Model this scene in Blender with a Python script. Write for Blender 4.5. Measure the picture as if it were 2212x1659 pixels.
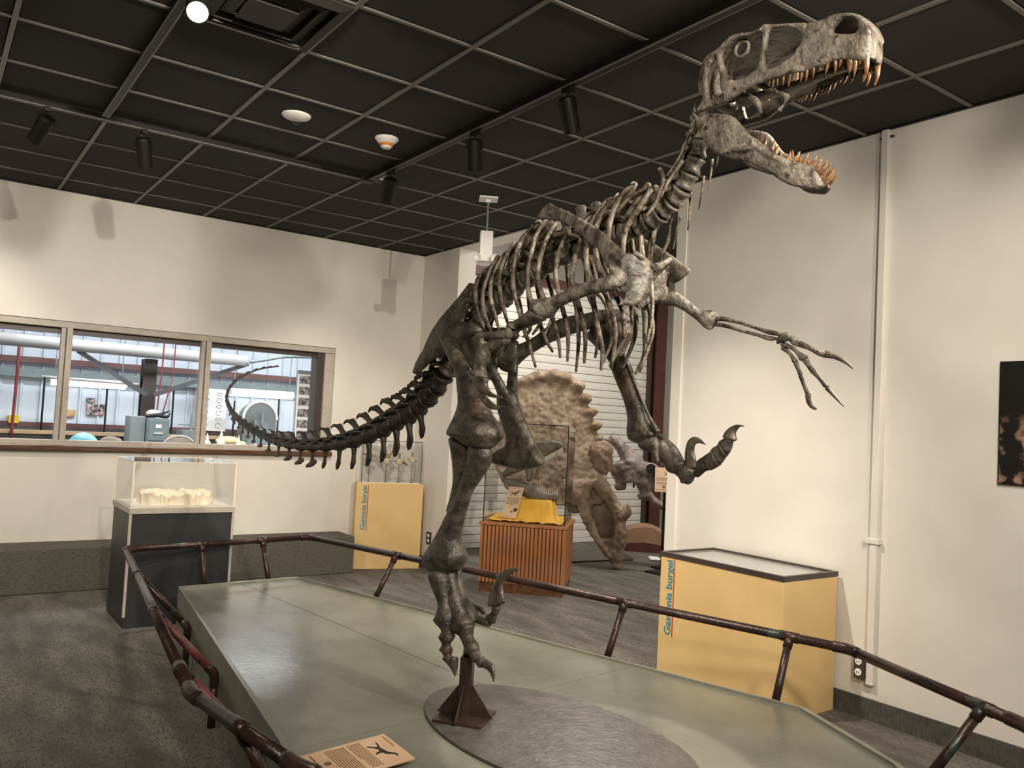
import bpy, math, random
import numpy as np
from mathutils import Matrix, Vector

for _o in list(bpy.data.objects):
    bpy.data.objects.remove(_o)
random.seed(7)
rng = np.random.default_rng(7)
SC = bpy.context.scene
COL = SC.collection

# ---------------------------------------------------------------- camera
FPX, YAW, PIT, ROL = 1793.35, 0.619198, 0.0488463, 0.0509937
EYE = np.array([0.0, 0.0, 1.562])
_cy, _sy, _cp, _sp, _cr, _sr = (math.cos(YAW), math.sin(YAW), math.cos(PIT), math.sin(PIT), math.cos(ROL), math.sin(ROL))
FW = np.array([_sy*_cp, _cy*_cp, _sp])
_rt = np.array([_cy, -_sy, 0.0])
_up = np.cross(_rt, FW)
RT = _cr*_rt + _sr*_up
UP = -_sr*_rt + _cr*_up
cam = bpy.data.cameras.new('camera')
cam.sensor_width = 36.0
cam.lens = FPX/2212*36.0
cam.clip_start = 0.05
cam.clip_end = 100
co = bpy.data.objects.new('camera', cam)
COL.objects.link(co)
_m = Matrix.Identity(4)
for _i in range(3):
    _m[_i][0], _m[_i][1], _m[_i][2], _m[_i][3] = RT[_i], UP[_i], -FW[_i], EYE[_i]
co.matrix_world = _m
SC.camera = co

# ---------------------------------------------------------------- world, exposure
SC.view_settings.view_transform = 'Standard'
SC.view_settings.look = 'None'
SC.view_settings.exposure = 0.28
SC.view_settings.gamma = 1.0
SC.view_settings.use_curve_mapping = False
W = bpy.data.worlds.new('dim_interior')
SC.world = W
W.use_nodes = True
W.node_tree.nodes['Background'].inputs[0].default_value = (1.0, 0.9, 0.78, 1)
W.node_tree.nodes['Background'].inputs[1].default_value = 0.03

WARM = (1.0, 0.90, 0.77)
def area(name, loc, aim, sx, sy, power, color=(1, 1, 1)):
    l = bpy.data.lights.new(name, 'AREA'); l.shape = 'RECTANGLE'; l.size = sx; l.size_y = sy
    l.energy = power; l.color = color
    o = bpy.data.objects.new(name, l); COL.objects.link(o)
    o.location = loc
    o.rotation_euler = (Vector(aim)-Vector(loc)).to_track_quat('-Z', 'Y').to_euler()
    return o
# unseen area lights brightening the workshop behind the window and the hall behind the opening
for _k, _x in enumerate((1.5, 4.5, 7.5)):
    for _y in (10.5, 13.2):
        area('workshop_fill_light', (_x, _y, 4.15), (_x, _y, 0), 2.4, 0.5, 120, (0.93, 0.96, 1.0))
area('hall_ceiling_light', (6.2, 6.9, 3.9), (6.2, 7.3, 0), 0.9, 0.9, 62, (1.0, 0.94, 0.84))
area('hall_ceiling_light', (8.0, 4.5, 3.9), (8.0, 5.5, 0), 0.9, 0.9, 70, (1.0, 0.94, 0.84))

# ---------------------------------------------------------------- geometry helpers
def ray(px, py):
    return FW + RT*(px-1106)/FPX - UP*(py-829.5)/FPX
def P3(px, py, ax, val):
    """point where the pixel's ray meets the plane coordinate[ax] = val"""
    d = ray(px, py)
    return EYE + d*(val-EYE[ax])/d[ax]
def PL(px, py, p0, n):
    d = ray(px, py)
    return EYE + d*(((p0-EYE) @ n)/(d @ n))
def V3(*a):
    return np.array(a, float)
def unit(v):
    return v/np.linalg.norm(v)

OR = {}
BAKE = []
class MB:
    def __init__(s):
        s.v, s.f, s.n = [], [], 0
    def add(s, verts, faces):
        s.v.append(np.asarray(verts, float).reshape(-1, 3))
        s.f += [[i+s.n for i in f] for f in faces]
        s.n += len(s.v[-1])
        return s
    def obox(s, c, h, R=None):
        R = np.eye(3) if R is None else np.asarray(R, float)
        P = [np.asarray(c)+R[0]*h[0]*a+R[1]*h[1]*b+R[2]*h[2]*d for d in (-1, 1) for b in (-1, 1) for a in (-1, 1)]
        F = [(0, 2, 3, 1), (4, 5, 7, 6), (0, 1, 5, 4), (2, 6, 7, 3), (0, 4, 6, 2), (1, 3, 7, 5)]
        return s.add(P, F)
    def box(s, x0, x1, y0, y1, z0, z1):
        return s.obox(((x0+x1)/2, (y0+y1)/2, (z0+z1)/2), (abs(x1-x0)/2, abs(y1-y0)/2, abs(z1-z0)/2))
    def lathe(s, c, ax, prof, n=16):
        ax = unit(np.asarray(ax, float)); t = V3(0, 0, 1) if abs(ax[2]) < .9 else V3(1, 0, 0)
        u = unit(np.cross(t, ax)); w = np.cross(ax, u); c = np.asarray(c, float)
        P = []
        for h, r in prof:
            for k in range(n):
                a = 2*math.pi*k/n
                P.append(c+ax*h+(u*math.cos(a)+w*math.sin(a))*max(r, 1e-5))
        F = [(i*n+k, i*n+(k+1) % n, (i+1)*n+(k+1) % n, (i+1)*n+k) for i in range(len(prof)-1) for k in range(n)]
        F.append(tuple(range(n-1, -1, -1))); F.append(tuple((len(prof)-1)*n+k for k in range(n)))
        return s.add(P, F)
    def cyl(s, p, q, r, r2=None, n=12):
        p = np.asarray(p, float); q = np.asarray(q, float)
        return s.lathe(p, q-p, [(0, r), (np.linalg.norm(q-p), r if r2 is None else r2)], n)
    def ball(s, c, r, n=10, sc=(1, 1, 1)):
        prof = [(-math.cos(math.pi*i/(n-2))*1.0, math.sin(math.pi*i/(n-2))) for i in range(n-1)]
        m = MB().lathe((0, 0, 0), (0, 0, 1), prof, n)
        return s.add(np.vstack(m.v)*np.asarray(sc)*r+np.asarray(c), m.f)
    def prism(s, poly, off):
        poly = np.asarray(poly, float); n = len(poly)
        F = [tuple(range(n-1, -1, -1)), tuple(range(n, 2*n))]+[(i, (i+1) % n, n+(i+1) % n, n+i) for i in range(n)]
        return s.add(np.vstack([poly, poly+np.asarray(off)]), F)
    def sweep(s, C, A, B, n=12, sub=3, rnd=0.6, p=0.85):
        """elliptical sections: centres C, half axes A and B, smoothed between the stations"""
        C, A, B = (np.asarray(x, float) for x in (C, A, B))
        def cr(X):
            if len(X) < 3 or sub < 2:
                return X
            E = np.vstack([2*X[0]-X[1], X, 2*X[-1]-X[-2]]); out = []
            for i in range(1, len(E)-2):
                for k in range(sub):
                    t = k/sub
                    out.append(.5*((2*E[i])+(-E[i-1]+E[i+1])*t+(2*E[i-1]-5*E[i]+4*E[i+1]-E[i+2])*t*t+(-E[i-1]+3*E[i]-3*E[i+1]+E[i+2])*t**3))
            out.append(X[-1]); return np.array(out)
        C, A, B = cr(C), cr(A), cr(B)
        if rnd:
            def end(i, j):
                d = unit(C[i]-C[j]); w = min(np.linalg.norm(A[i]), np.linalg.norm(B[i]))*rnd
                return [(C[i]+d*w*.55, A[i]*.8, B[i]*.8), (C[i]+d*w*.95, A[i]*.4, B[i]*.4)]
            e0, e1 = end(0, 1), end(-1, -2)
            C = np.vstack([e0[1][0], e0[0][0], C, e1[0][0], e1[1][0]])
            A = np.vstack([e0[1][1], e0[0][1], A, e1[0][1], e1[1][1]])
            B = np.vstack([e0[1][2], e0[0][2], B, e1[0][2], e1[1][2]])
        th = np.arange(n)*2*math.pi/n
        ca = np.sign(np.cos(th))*np.abs(np.cos(th))**p; sa = np.sign(np.sin(th))*np.abs(np.sin(th))**p
        P = (C[:, None]+A[:, None]*ca[None, :, None]+B[:, None]*sa[None, :, None]).reshape(-1, 3)
        m = len(C)
        F = [(i*n+k, i*n+(k+1) % n, (i+1)*n+(k+1) % n, (i+1)*n+k) for i in range(m-1) for k in range(n)]
        F.append(tuple(range(n-1, -1, -1))); F.append(tuple((m-1)*n+k for k in range(n)))
        return s.add(P, F)
    def tube(s, pts, r, n=8, sub=3, rnd=0.6, ref=None, flat=1.0):
        """round (or flattened) tube along pts; r is a number or one number per point"""
        pts = np.asarray(pts, float); m = len(pts)
        r = np.full(m, r) if np.isscalar(r) else np.asarray(r, float)
        T = np.gradient(pts, axis=0); A = []; B = []
        ref = V3(0, 0, 1) if ref is None else ref
        for i in range(m):
            t = unit(T[i]); u = np.cross(t, ref)
            if np.linalg.norm(u) < .05: u = np.cross(t, V3(1, .2, 0))
            u = unit(u); w = np.cross(u, t)
            A.append(u*r[i]*flat); B.append(w*r[i])
        return s.sweep(pts, A, B, n, sub, rnd, 1.0)
    def mirrored(s, p0, nrm):
        o = MB()
        for v in s.v:
            o.v.append(v-2*((v-p0) @ nrm)[:, None]*nrm)
        o.f = [list(reversed(f)) for f in s.f]; o.n = s.n
        return o
    def merge(s, o):
        k = s.n
        for v in o.v: s.v.append(v)
        s.f += [[i+k for i in f] for f in o.f]; s.n += o.n
        return s
    def build(s, name, mat, parent=None, smooth=False, bev=0, vox=0, disp=0.0):
        V = np.vstack(s.v)
        if parent is not None:
            org = OR[parent]
        else:
            lo, hi = V.min(0), V.max(0); org = V3((lo[0]+hi[0])/2, (lo[1]+hi[1])/2, lo[2])
        me = bpy.data.meshes.new(name)
        me.from_pydata((V-org).tolist(), [], s.f)
        me.materials.append(mat)
        if smooth:
            me.polygons.foreach_set('use_smooth', [True]*len(me.polygons))
        o = bpy.data.objects.new(name, me); COL.objects.link(o)
        if parent is not None: o.parent = parent
        else: o.location = org
        OR[o] = org
        if bev:
            b = o.modifiers.new('bevel', 'BEVEL'); b.width = bev; b.segments = 2; b.limit_method = 'ANGLE'
        if vox:
            r = o.modifiers.new('remesh', 'REMESH'); r.mode = 'VOXEL'; r.voxel_size = vox; r.use_smooth_shade = True
            k = o.modifiers.new('smooth', 'SMOOTH'); k.factor = .5; k.iterations = 5
            if disp:
                tx = bpy.data.textures.get('lumps') or bpy.data.textures.new('lumps', 'CLOUDS'); tx.noise_scale = .05; tx.noise_depth = 3
                d = o.modifiers.new('lumps', 'DISPLACE'); d.texture = tx; d.strength = disp; d.texture_coords = 'LOCAL'; d.mid_level = .5
            BAKE.append(o)
        return o
def thing(name, label, cat, loc, group=None):
    o = bpy.data.objects.new(name, None); COL.objects.link(o); o.empty_display_size = .05
    o.location = loc; OR[o] = np.asarray(loc, float)
    return tag(o, label, cat, group)
def tag(o, label, cat, group=None):
    o['label'] = label; o['category'] = cat
    if group: o['group'] = group
    return o
def struct(o, label=None):
    o['kind'] = 'structure'
    if label: o['label'] = label
    return o

# ---------------------------------------------------------------- materials
def mat(name, c, c2=None, rough=.6, metal=0, scale=6, detail=4, bump=0, bscale=60, emit=None, estr=0, lo=.35, hi=.65, stretch=None, spec=.5, c3=None, s3=3, lo3=.55, hi3=.7):
    m = bpy.data.materials.new(name); m.use_nodes = True
    N, L = m.node_tree.nodes, m.node_tree.links
    b = N['Principled BSDF']
    b.inputs['Roughness'].default_value = rough; b.inputs['Metallic'].default_value = metal
    b.inputs['Specular IOR Level'].default_value = spec
    b.inputs['Base Color'].default_value = (*c, 1)
    tc = N.new('ShaderNodeTexCoord'); src = tc.outputs['Object']
    if stretch:
        mp = N.new('ShaderNodeMapping'); mp.inputs['Scale'].default_value = stretch
        L.new(src, mp.inputs[0]); src = mp.outputs[0]
    def noise(sc, dt, a, z):
        n = N.new('ShaderNodeTexNoise'); n.inputs['Scale'].default_value = sc; n.inputs['Detail'].default_value = dt
        L.new(src, n.inputs['Vector'])
        r = N.new('ShaderNodeMapRange'); r.inputs[1].default_value = a; r.inputs[2].default_value = z
        L.new(n.outputs['Fac'], r.inputs[0]); return r.outputs[0]
    if c2:
        mx = N.new('ShaderNodeMix'); mx.data_type = 'RGBA'
        mx.inputs[6].default_value = (*c, 1); mx.inputs[7].default_value = (*c2, 1)
        L.new(noise(scale, detail, lo, hi), mx.inputs[0]); out = mx.outputs[2]
        if c3:
            m3 = N.new('ShaderNodeMix'); m3.data_type = 'RGBA'; m3.inputs[7].default_value = (*c3, 1)
            L.new(out, m3.inputs[6]); L.new(noise(s3, 5, lo3, hi3), m3.inputs[0]); out = m3.outputs[2]
        L.new(out, b.inputs['Base Color'])
    if bump:
        n = N.new('ShaderNodeTexNoise'); n.inputs['Scale'].default_value = bscale; n.inputs['Detail'].default_value = 5
        L.new(src, n.inputs['Vector'])
        bp = N.new('ShaderNodeBump'); bp.inputs['Strength'].default_value = bump; bp.inputs['Distance'].default_value = .01
        L.new(n.outputs['Fac'], bp.inputs['Height']); L.new(bp.outputs[0], b.inputs['Normal'])
    if emit:
        b.inputs['Emission Color'].default_value = (*emit, 1); b.inputs['Emission Strength'].default_value = estr
    return m
def glass(name, tint=(.985, .992, .988), base=.04):
    m = bpy.data.materials.new(name); m.use_nodes = True
    N, L = m.node_tree.nodes, m.node_tree.links
    N.remove(N['Principled BSDF'])
    t = N.new('ShaderNodeBsdfTransparent'); t.inputs[0].default_value = (*tint, 1)
    g = N.new('ShaderNodeBsdfGlossy'); g.inputs['Roughness'].default_value = .02
    f = N.new('ShaderNodeFresnel'); ge = N.new('ShaderNodeNewGeometry'); ma = N.new('ShaderNodeMath'); ma.operation = 'MULTIPLY_ADD'
    ma.inputs[1].default_value = 1/1.45-1.45; ma.inputs[2].default_value = 1.45
    L.new(ge.outputs['Backfacing'], ma.inputs[0]); L.new(ma.outputs[0], f.inputs[0])
    x = N.new('ShaderNodeMixShader')
    L.new(f.outputs[0], x.inputs[0]); L.new(t.outputs[0], x.inputs[1]); L.new(g.outputs[0], x.inputs[2])
    L.new(x.outputs[0], N['Material Output'].inputs[0])
    return m
M = {}
M['bone'] = mat('bone_cast', (.075, .063, .048), (.185, .163, .13), .40, scale=22, detail=8, bump=.9, bscale=45, c3=(.035, .025, .017), s3=18, lo3=.52, hi3=.66, lo=.40, hi=.60)
M['rib'] = mat('bone_rib', (.075, .056, .038), (.26, .22, .165), .38, scale=24, detail=7, bump=.7, bscale=60, c3=(.04, .026, .015), s3=14, lo3=.53, hi3=.66, lo=.40, hi=.60)
M['skullbone'] = mat('bone_skull', (.085, .07, .053), (.21, .18, .14), .38, scale=17, detail=8, bump=.9, bscale=60, c3=(.03, .022, .015), s3=30, lo3=.54, hi3=.68)
M['legbone'] = mat('bone_leg', (.035, .029, .021), (.092, .077, .056), .40, scale=20, detail=8, bump=.9, bscale=38, c3=(.115, .058, .027), s3=6, lo3=.58, hi3=.72, lo=.38, hi=.62)  # darker bone: the weaker light on legs and hips put into the colour
M['tailbone'] = mat('bone_tail', (.012, .009, .006), (.036, .028, .02), .42, scale=12, detail=6, bump=.5, bscale=60)  # near-black bone: the shade on the tail put into the colour
M['claw'] = mat('claw', (.04, .032, .022), (.14, .118, .088), .3, scale=20, detail=5, bump=.3, bscale=60)
M['tooth'] = mat('tooth', (.13, .055, .018), (.30, .165, .07), .22, scale=40, bump=.1)
M['wall'] = mat('painted_wall', (.67, .63, .565), (.71, .67, .605), .36, scale=3, bump=.12, bscale=220)
M['ceil'] = mat('ceiling_tile', (.019, .0163, .0135), (.027, .0235, .0195), .9, scale=90, bump=.3, bscale=300)
M['tee'] = mat('ceiling_tee', (.15, .137, .122), rough=.5)
M['carpet'] = mat('carpet', (.115, .103, .088), (.235, .213, .18), .95, scale=2.4, detail=9, bump=1.0, bscale=140, stretch=(3.2, .9, 1), c3=(.09, .08, .068), s3=45, lo3=.50, hi3=.62)
M['basecarpet'] = mat('carpet_base', (.055, .05, .042), (.095, .086, .072), .95, scale=90, bump=.7, bscale=220, stretch=(1, 1, .25))
M['ledge'] = mat('carpet_ledge', (.075, .068, .053), (.125, .115, .092), .95, scale=110, bump=.7, bscale=260, stretch=(.3, 1, 1))
M['plat'] = mat('platform_paint', (.135, .135, .105), (.18, .18, .145), .22, scale=3, detail=6, bump=.12, bscale=30)
M['platedge'] = mat('platform_edge', (.17, .17, .13), (.22, .22, .17), .4, scale=6, bump=.2, bscale=60)
M['copper'] = mat('weathered_copper', (.022, .012, .010), (.055, .027, .02), .32, metal=.35, scale=9, detail=5, bump=.2, c3=(.05, .068, .058), s3=11, lo3=.60, hi3=.68)
M['copperred'] = mat('red_primed_pipe', (.09, .022, .02), (.20, .045, .04), .45, scale=10, bump=.2, c3=(.06, .1, .08), s3=16, lo3=.60, hi3=.68)
M['steel'] = mat('stand_steel', (.032, .018, .014), (.05, .029, .023), .42, metal=.3, scale=10, bump=.15)
M['disc'] = mat('base_plate', (.085, .075, .066), (.13, .118, .105), .33, metal=.35, scale=14, detail=8, bump=.25, bscale=40)
M['yellow'] = mat('yellow_box', (.68, .47, .20), (.72, .50, .225), .42, scale=5, bump=.05)
M['black'] = mat('black_metal', (.006, .0055, .005), rough=.5, spec=.3)
M['dark'] = mat('charcoal_laminate', (.020, .021, .023), (.028, .029, .031), .45, scale=60)
M['white'] = mat('white_plastic', (.88, .86, .82), rough=.4)
M['offwhite'] = mat('white_sheet', (.72, .68, .60), rough=.5)
M['stone'] = mat('pale_stone', (.86, .78, .64), (.70, .57, .41), .85, scale=9, detail=8, bump=.6, bscale=30, lo=.48, hi=.72)
M['wood'] = mat('oak_slat', (.27, .10, .031), (.40, .16, .055), .42, scale=6, detail=7, stretch=(8, 8, .7), bump=.1)
M['wooddark'] = mat('oak_gap', (.05, .018, .008), rough=.6)
M['sill'] = mat('stained_sill', (.055, .022, .008), (.12, .05, .018), .35, scale=5, stretch=(1, 8, 8))
M['cloth'] = mat('yellow_cloth', (.80, .44, .045), (.86, .50, .07), .8, scale=6, bump=.3, bscale=20)
M['paper'] = mat('tan_card', (.62, .41, .25), (.68, .47, .30), .5, scale=12)
M['ink'] = mat('ink', (.02, .017, .015), rough=.6)
M['ink2'] = mat('brown_ink', (.20, .10, .05), rough=.6)
M['blue'] = mat('blue_lettering', (.045, .24, .32), rough=.45)
M['red'] = mat('red_line', (.45, .05, .03), rough=.45)
M['frame'] = mat('taupe_frame', (.40, .35, .29), (.46, .41, .35), .45, scale=20)
M['bronze'] = mat('dark_bronze_frame', (.05, .038, .032), rough=.4)
M['glass'] = glass('clear_glass')
M['acrylic'] = glass('acrylic', (.99, .99, .985))
M['acryledge'] = mat('acrylic_edge', (.75, .68, .55), rough=.2)
M['steelwhite'] = mat('white_door_slat', (.74, .72, .66), (.78, .76, .70), .45, scale=4)
M['redsteel'] = mat('red_oxide_steel', (.075, .02, .013), (.11, .032, .02), .5, scale=10)
M['cream'] = mat('ceratops_cast', (.205, .138, .088), (.36, .272, .195), .75, scale=5, detail=8, bump=.8, bscale=18, c3=(.21, .13, .08), s3=6, lo3=.56, hi3=.72)
M['purple'] = mat('small_ceratops_cast', (.13, .098, .088), (.36, .30, .275), .5, scale=12, detail=7, bump=.6, bscale=30)
M['greybone'] = mat('grey_theropod_cast', (.10, .085, .062), (.20, .175, .13), .6, scale=8, detail=7, bump=.6, bscale=30)
M['clay'] = mat('brown_mound', (.30, .17, .10), (.36, .21, .13), .8, scale=8, bump=.3)
M['lampglow'] = mat('lamp_glow', (1, 1, 1), emit=(1, .97, .92), estr=22)
M['tube'] = mat('fluorescent_tube', (1, 1, 1), emit=(.95, .98, 1.0), estr=9)
M['labwall'] = mat('ribbed_metal_wall', (.55, .61, .68), (.63, .69, .76), .5, scale=2)
M['labgrey'] = mat('grey_enamel', (.17, .21, .215), (.20, .245, .25), .4, scale=8)
M['labtan'] = mat('bench_wood', (.45, .30, .16), (.55, .38, .22), .6, scale=8)
M['pipewhite'] = mat('white_duct', (.42, .41, .40), (.36, .35, .345), .5, scale=3)
M['girt'] = mat('red_brown_girt', (.11, .045, .042), (.15, .07, .066), .6, scale=4)
M['photo'] = mat('poster_print', (.05, .045, .05), (.55, .45, .45), .4, scale=18, detail=5, lo=.42, hi=.62, c3=(.25, .06, .04), s3=22, lo3=.58, hi3=.64)
M['teal'] = mat('blue_plastic', (.16, .46, .55), rough=.4)
M['yellowbox'] = mat('yellow_enamel', (.85, .58, .03), rough=.4)
# ================================================================ the setting
ZC = 3.388          # ceiling of the gallery
XW, YW = 4.49, 8.10  # right wall, back wall
OP0, OP1 = 4.19, 7.36  # opening in the right wall
HC = 4.05           # ceiling of hall and workshop

def visible(P, mg=150):
    d = np.asarray(P)-EYE; z = d @ FW
    if z < .3: return False
    x = 1106+FPX*(d @ RT)/z; y = 829.5-FPX*(d @ UP)/z
    return -mg < x < 2212+mg and -mg < y < 1659+mg

fl = MB().box(-3.2, 12.2, -2.7, 16.4, -.12, 0).build('floor', M['carpet'])
struct(fl, 'grey brown carpet floor of the gallery')

wb = MB()
wb.box(-3.2, XW+.2, YW, YW+.22, 0, 1.185)
wb.box(-3.2, XW+.2, YW, YW+.22, 2.262, HC)
wb.box(-3.2, -.95, YW, YW+.22, 1.185, 2.262)
wb.box(3.50, XW+.2, YW, YW+.22, 1.185, 2.262)
struct(wb.build('wall_back', M['wall']), 'cream painted wall with the workshop window')
wr = MB()
wr.box(XW, XW+.21, -2.7, OP0, 0, HC)
wr.box(XW, XW+.21, OP1, YW, 0, HC)
wr.box(XW, XW+.21, OP0, OP1, ZC-.012, HC)
struct(wr.build('wall_right', M['wall']), 'cream painted wall with a wide opening to the hall')
struct(MB().box(-3.2, -3.0, -2.7, YW, 0, HC).build('wall_left', M['wall']))
struct(MB().box(-3.2, XW+.21, -2.7, -2.5, 0, HC).build('wall_front', M['wall']))
struct(MB().box(XW-.014, XW+.014, OP0-.006, OP0+.085, .0, ZC-.012).build('trim_3', M['wall']), 'painted corner strip at the end of the right wall')
struct(MB().box(XW-.016, XW, -2.5, OP0-.01, 0, .118).box(XW-.016, XW, OP1, YW, 0, .118).build('baseboard_right', M['basecarpet']), 'dark ribbed carpet skirting along the right wall')
struct(MB().box(-3.0, 3.655, 7.70, YW, 0, .365).build('trim_1', M['ledge'], bev=.012), 'carpeted ledge along the foot of the back wall')

# ceiling with its grid of square tiles
ce = MB().box(-3.2, XW, -2.7, YW, ZC+.03, ZC+.09).build('ceiling', M['ceil'])
struct(ce, 'dark suspended ceiling of square tiles')
G0, GS, GY = .2502, .6096, 4.0035
tile_me = None
for i in range(-6, 7):
    for j in range(-12, 8):
        x0, y0 = G0+GS*i, GY+GS*j
        x1, y1 = min(x0+GS, XW), min(y0+GS, YW)
        if x1-x0 < .03 or y1-y0 < .03: continue
        if not any(visible((x, y, ZC)) for x in (x0, (x0+x1)/2, x1) for y in (y0, (y0+y1)/2, y1)): continue
        if (i, j) == (1, -1): continue      # the air diffuser hangs here
        full = abs(x1-x0-GS) < 1e-6 and abs(y1-y0-GS) < 1e-6
        if full and tile_me is not None:
            t = bpy.data.objects.new('ceiling_tile', tile_me); COL.objects.link(t)
            t.parent = ce; t.location = V3((x0+x1)/2, (y0+y1)/2, ZC)-OR[ce]
        else:
            hx, hy = (x1-x0)/2-.006, (y1-y0)/2-.006
            m = MB().add([(-hx, -hy, .03), (hx, -hy, .03), (hx, hy, .03), (-hx, hy, .03), (-hx+.012, -hy+.012, .006), (hx-.012, -hy+.012, .006), (hx-.012, hy-.012, .006), (-hx+.012, hy-.012, .006)],
                         [(0, 1, 2, 3), (7, 6, 5, 4), (0, 4, 5, 1), (1, 5, 6, 2), (2, 6, 7, 3), (3, 7, 4, 0)])
            OR['tmp'] = V3(0, 0, 0)
            me = bpy.data.meshes.new('ceiling_tile'); me.from_pydata(np.vstack(m.v).tolist(), [], m.f); me.materials.append(M['ceil'])
            t = bpy.data.objects.new('ceiling_tile', me); COL.objects.link(t)
            t.parent = ce; t.location = V3((x0+x1)/2, (y0+y1)/2, ZC)-OR[ce]
            if full: tile_me = me
for i in range(-5, 7):
    x = G0+GS*i
    MB().box(x-.0125, x+.0125, -2.5, YW, ZC-.002, ZC+.03).build('ceiling_tee', M['tee'], ce)
for j in range(-10, 7):
    y = GY+GS*j
    MB().box(-3.0, XW, y-.0105, y+.0105, ZC-.001, ZC+.03).build('ceiling_cross_tee', M['tee'], ce)
MB().box(-3.0, XW, YW-.022, YW, ZC-.003, ZC+.01).box(XW-.022, XW, -2.5, YW, ZC-.003, ZC+.01).build('edge_angle', M['black'], ce)

# workshop window in the back wall
win = bpy.data.objects.new('window_1', None); COL.objects.link(win); win.location = (1.3, YW, 1.185); OR[win] = V3(1.3, YW, 1.185)
struct(win, 'three light interior window onto the workshop')
MB().box(-.95, 3.5, YW+.02, YW+.09, 2.205, 2.262).box(-.95, 3.5, YW+.0, YW+.09, 1.185, 1.232).box(3.405, 3.5, YW+.03, YW+.09, 1.232, 2.205).build('frame', M['frame'], win, bev=.004)
MB().box(-.95, 3.41, YW+.1, YW+.2, 2.16, 2.262).box(3.33, 3.41, YW+.06, YW+.22, 1.185, 2.262).build('inner_frame', M['bronze'], win)
for x in (-.13, 1.06, 2.245):
    MB().box(x-.088, x-.052, YW+.03, YW+.10, 1.225, 2.21).box(x-.046, x, YW+.015, YW+.10, 1.225, 2.21).build('mullion', M['frame'], win, bev=.003)
for x0, x1 in ((-.95, -.2), (-.13, .98), (1.06, 2.16), (2.245, 3.405)):
    MB().box(x0, x1, YW+.105, YW+.111, 1.232, 2.205).build('pane', M['glass'], win)
MB().box(-.95, 3.5, YW-.07, YW+.06, 1.143, 1.187).build('sill', M['sill'], win, bev=.006)

# hall behind the opening
struct(MB().box(XW+.2, 12.2, -2.7, 8.85, HC, HC+.1).build('ceiling_hall', M['ceil']), 'dark ceiling of the hall')
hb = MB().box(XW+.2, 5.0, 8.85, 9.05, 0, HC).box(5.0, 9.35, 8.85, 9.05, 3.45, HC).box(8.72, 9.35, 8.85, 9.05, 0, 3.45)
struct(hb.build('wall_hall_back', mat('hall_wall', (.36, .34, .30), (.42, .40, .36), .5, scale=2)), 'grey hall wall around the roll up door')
hr = struct(MB().box(9.35, 9.5, 2.0, 8.85, 0, HC).build('wall_hall_right', M['steelwhite']), 'pale ribbed metal hall wall')
for k in range(14):
    MB().box(9.325, 9.35, 8.72-k*.30, 8.79-k*.30, .0, HC).build('rib', M['steelwhite'], hr)
struct(MB().box(4.7, 12.2, 1.9, 2.0, 0, HC).build('wall_hall_front', M['wall']))
rd = bpy.data.objects.new('door_1', None); COL.objects.link(rd); rd.location = (6.86, 8.8, 0); OR[rd] = V3(6.86, 8.8, 0)
struct(rd, 'white roll up door of horizontal slats')
sm = None
NS = 33
for k in range(NS):
    z = .06+k*.1025
    if sm is None:
        o = MB().prism([(5.0, 8.80, z), (5.0, 8.787, z+.003), (5.0, 8.784, z+.05), (5.0, 8.787, z+.0965), (5.0, 8.80, z+.0975)], (3.72, 0, 0)).build('slat', M['steelwhite'], rd); sm = (o.data, z)
    else:
        o = bpy.data.objects.new('slat', sm[0]); COL.objects.link(o); o.parent = rd; o.location = (0, 0, z-sm[1])
MB().box(5.0, 8.72, 8.80, 8.83, 0, 3.45).build('backing', M['dark'], rd)
MB().box(5.0, 8.72, 8.77, 8.80, 0, .055).build('bottom_bar', M['steelwhite'], rd)
MB().box(5.0, 8.72, 8.68, 8.80, 3.43, 3.53).build('header', M['redsteel'], rd)
MB().box(8.68, 8.73, 8.72, 8.80, 0, 3.45).build('guide_rail', M['bronze'], rd)
sp = MB().box(8.745, 8.945, 8.66, 8.69, 0, HC).box(8.745, 8.945, 8.79, 8.82, 0, HC).box(8.83, 8.86, 8.69, 8.79, 0, HC)
tag(sp.build('steel_column', M['redsteel']), 'dark red steel column right of the white roll up door', 'column')

# ---------------------------------------------------------------- lighting track and its lamps
TR = 2.66
tr = thing('lighting_track', 'black lighting track running along the ceiling towards the right', 'light track', (TR, 2.0, ZC-.04))
MB().box(TR-.02, TR+.02, -1.6, 5.80, ZC-.045, ZC-.008).build('rail', M['black'], tr)
MB().box(TR-.024, TR-.018, -1.6, 5.80, ZC-.047, ZC-.04).box(TR+.018, TR+.024, -1.6, 5.80, ZC-.047, ZC-.04).build('lip', M['tee'], tr)
for y in (4.9, 3.6, 2.4): MB().box(TR-.012, TR+.012, y-.02, y+.02, ZC-.01, ZC).build('clip', M['black'], tr)
tr2 = thing('lighting_track', 'black lighting track along the back of the ceiling on the left', 'light track', (1.0, 5.74, ZC-.04))
MB().box(-2.5, TR-.06, 5.722, 5.762, ZC-.045, ZC-.008).build('rail', M['black'], tr2)
MB().box(-2.5, TR-.06, 5.719, 5.724, ZC-.047, ZC-.04).build('lip', M['tee'], tr2)
MB().box(.3, .33, 5.73, 5.754, ZC-.01, ZC).build('clip', M['black'], tr2)
tr3 = thing('lighting_track', 'short lighting track by the air diffuser, beside the glowing lamp', 'light track', (.845, 4.5, ZC-.03))
MB().box(.812, .847, 1.0, 5.69, ZC-.036, ZC-.004).build('rail', M['black'], tr3)
MB().box(.809, .814, 1.0, 5.69, ZC-.038, ZC-.03).box(.845, .85, 1.0, 5.69, ZC-.038, ZC-.03).build('lip', M['tee'], tr3)
jb = thing('junction_box', 'white track connector where the two tracks meet', 'connector', (TR-.02, 5.69, ZC-.05))
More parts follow.
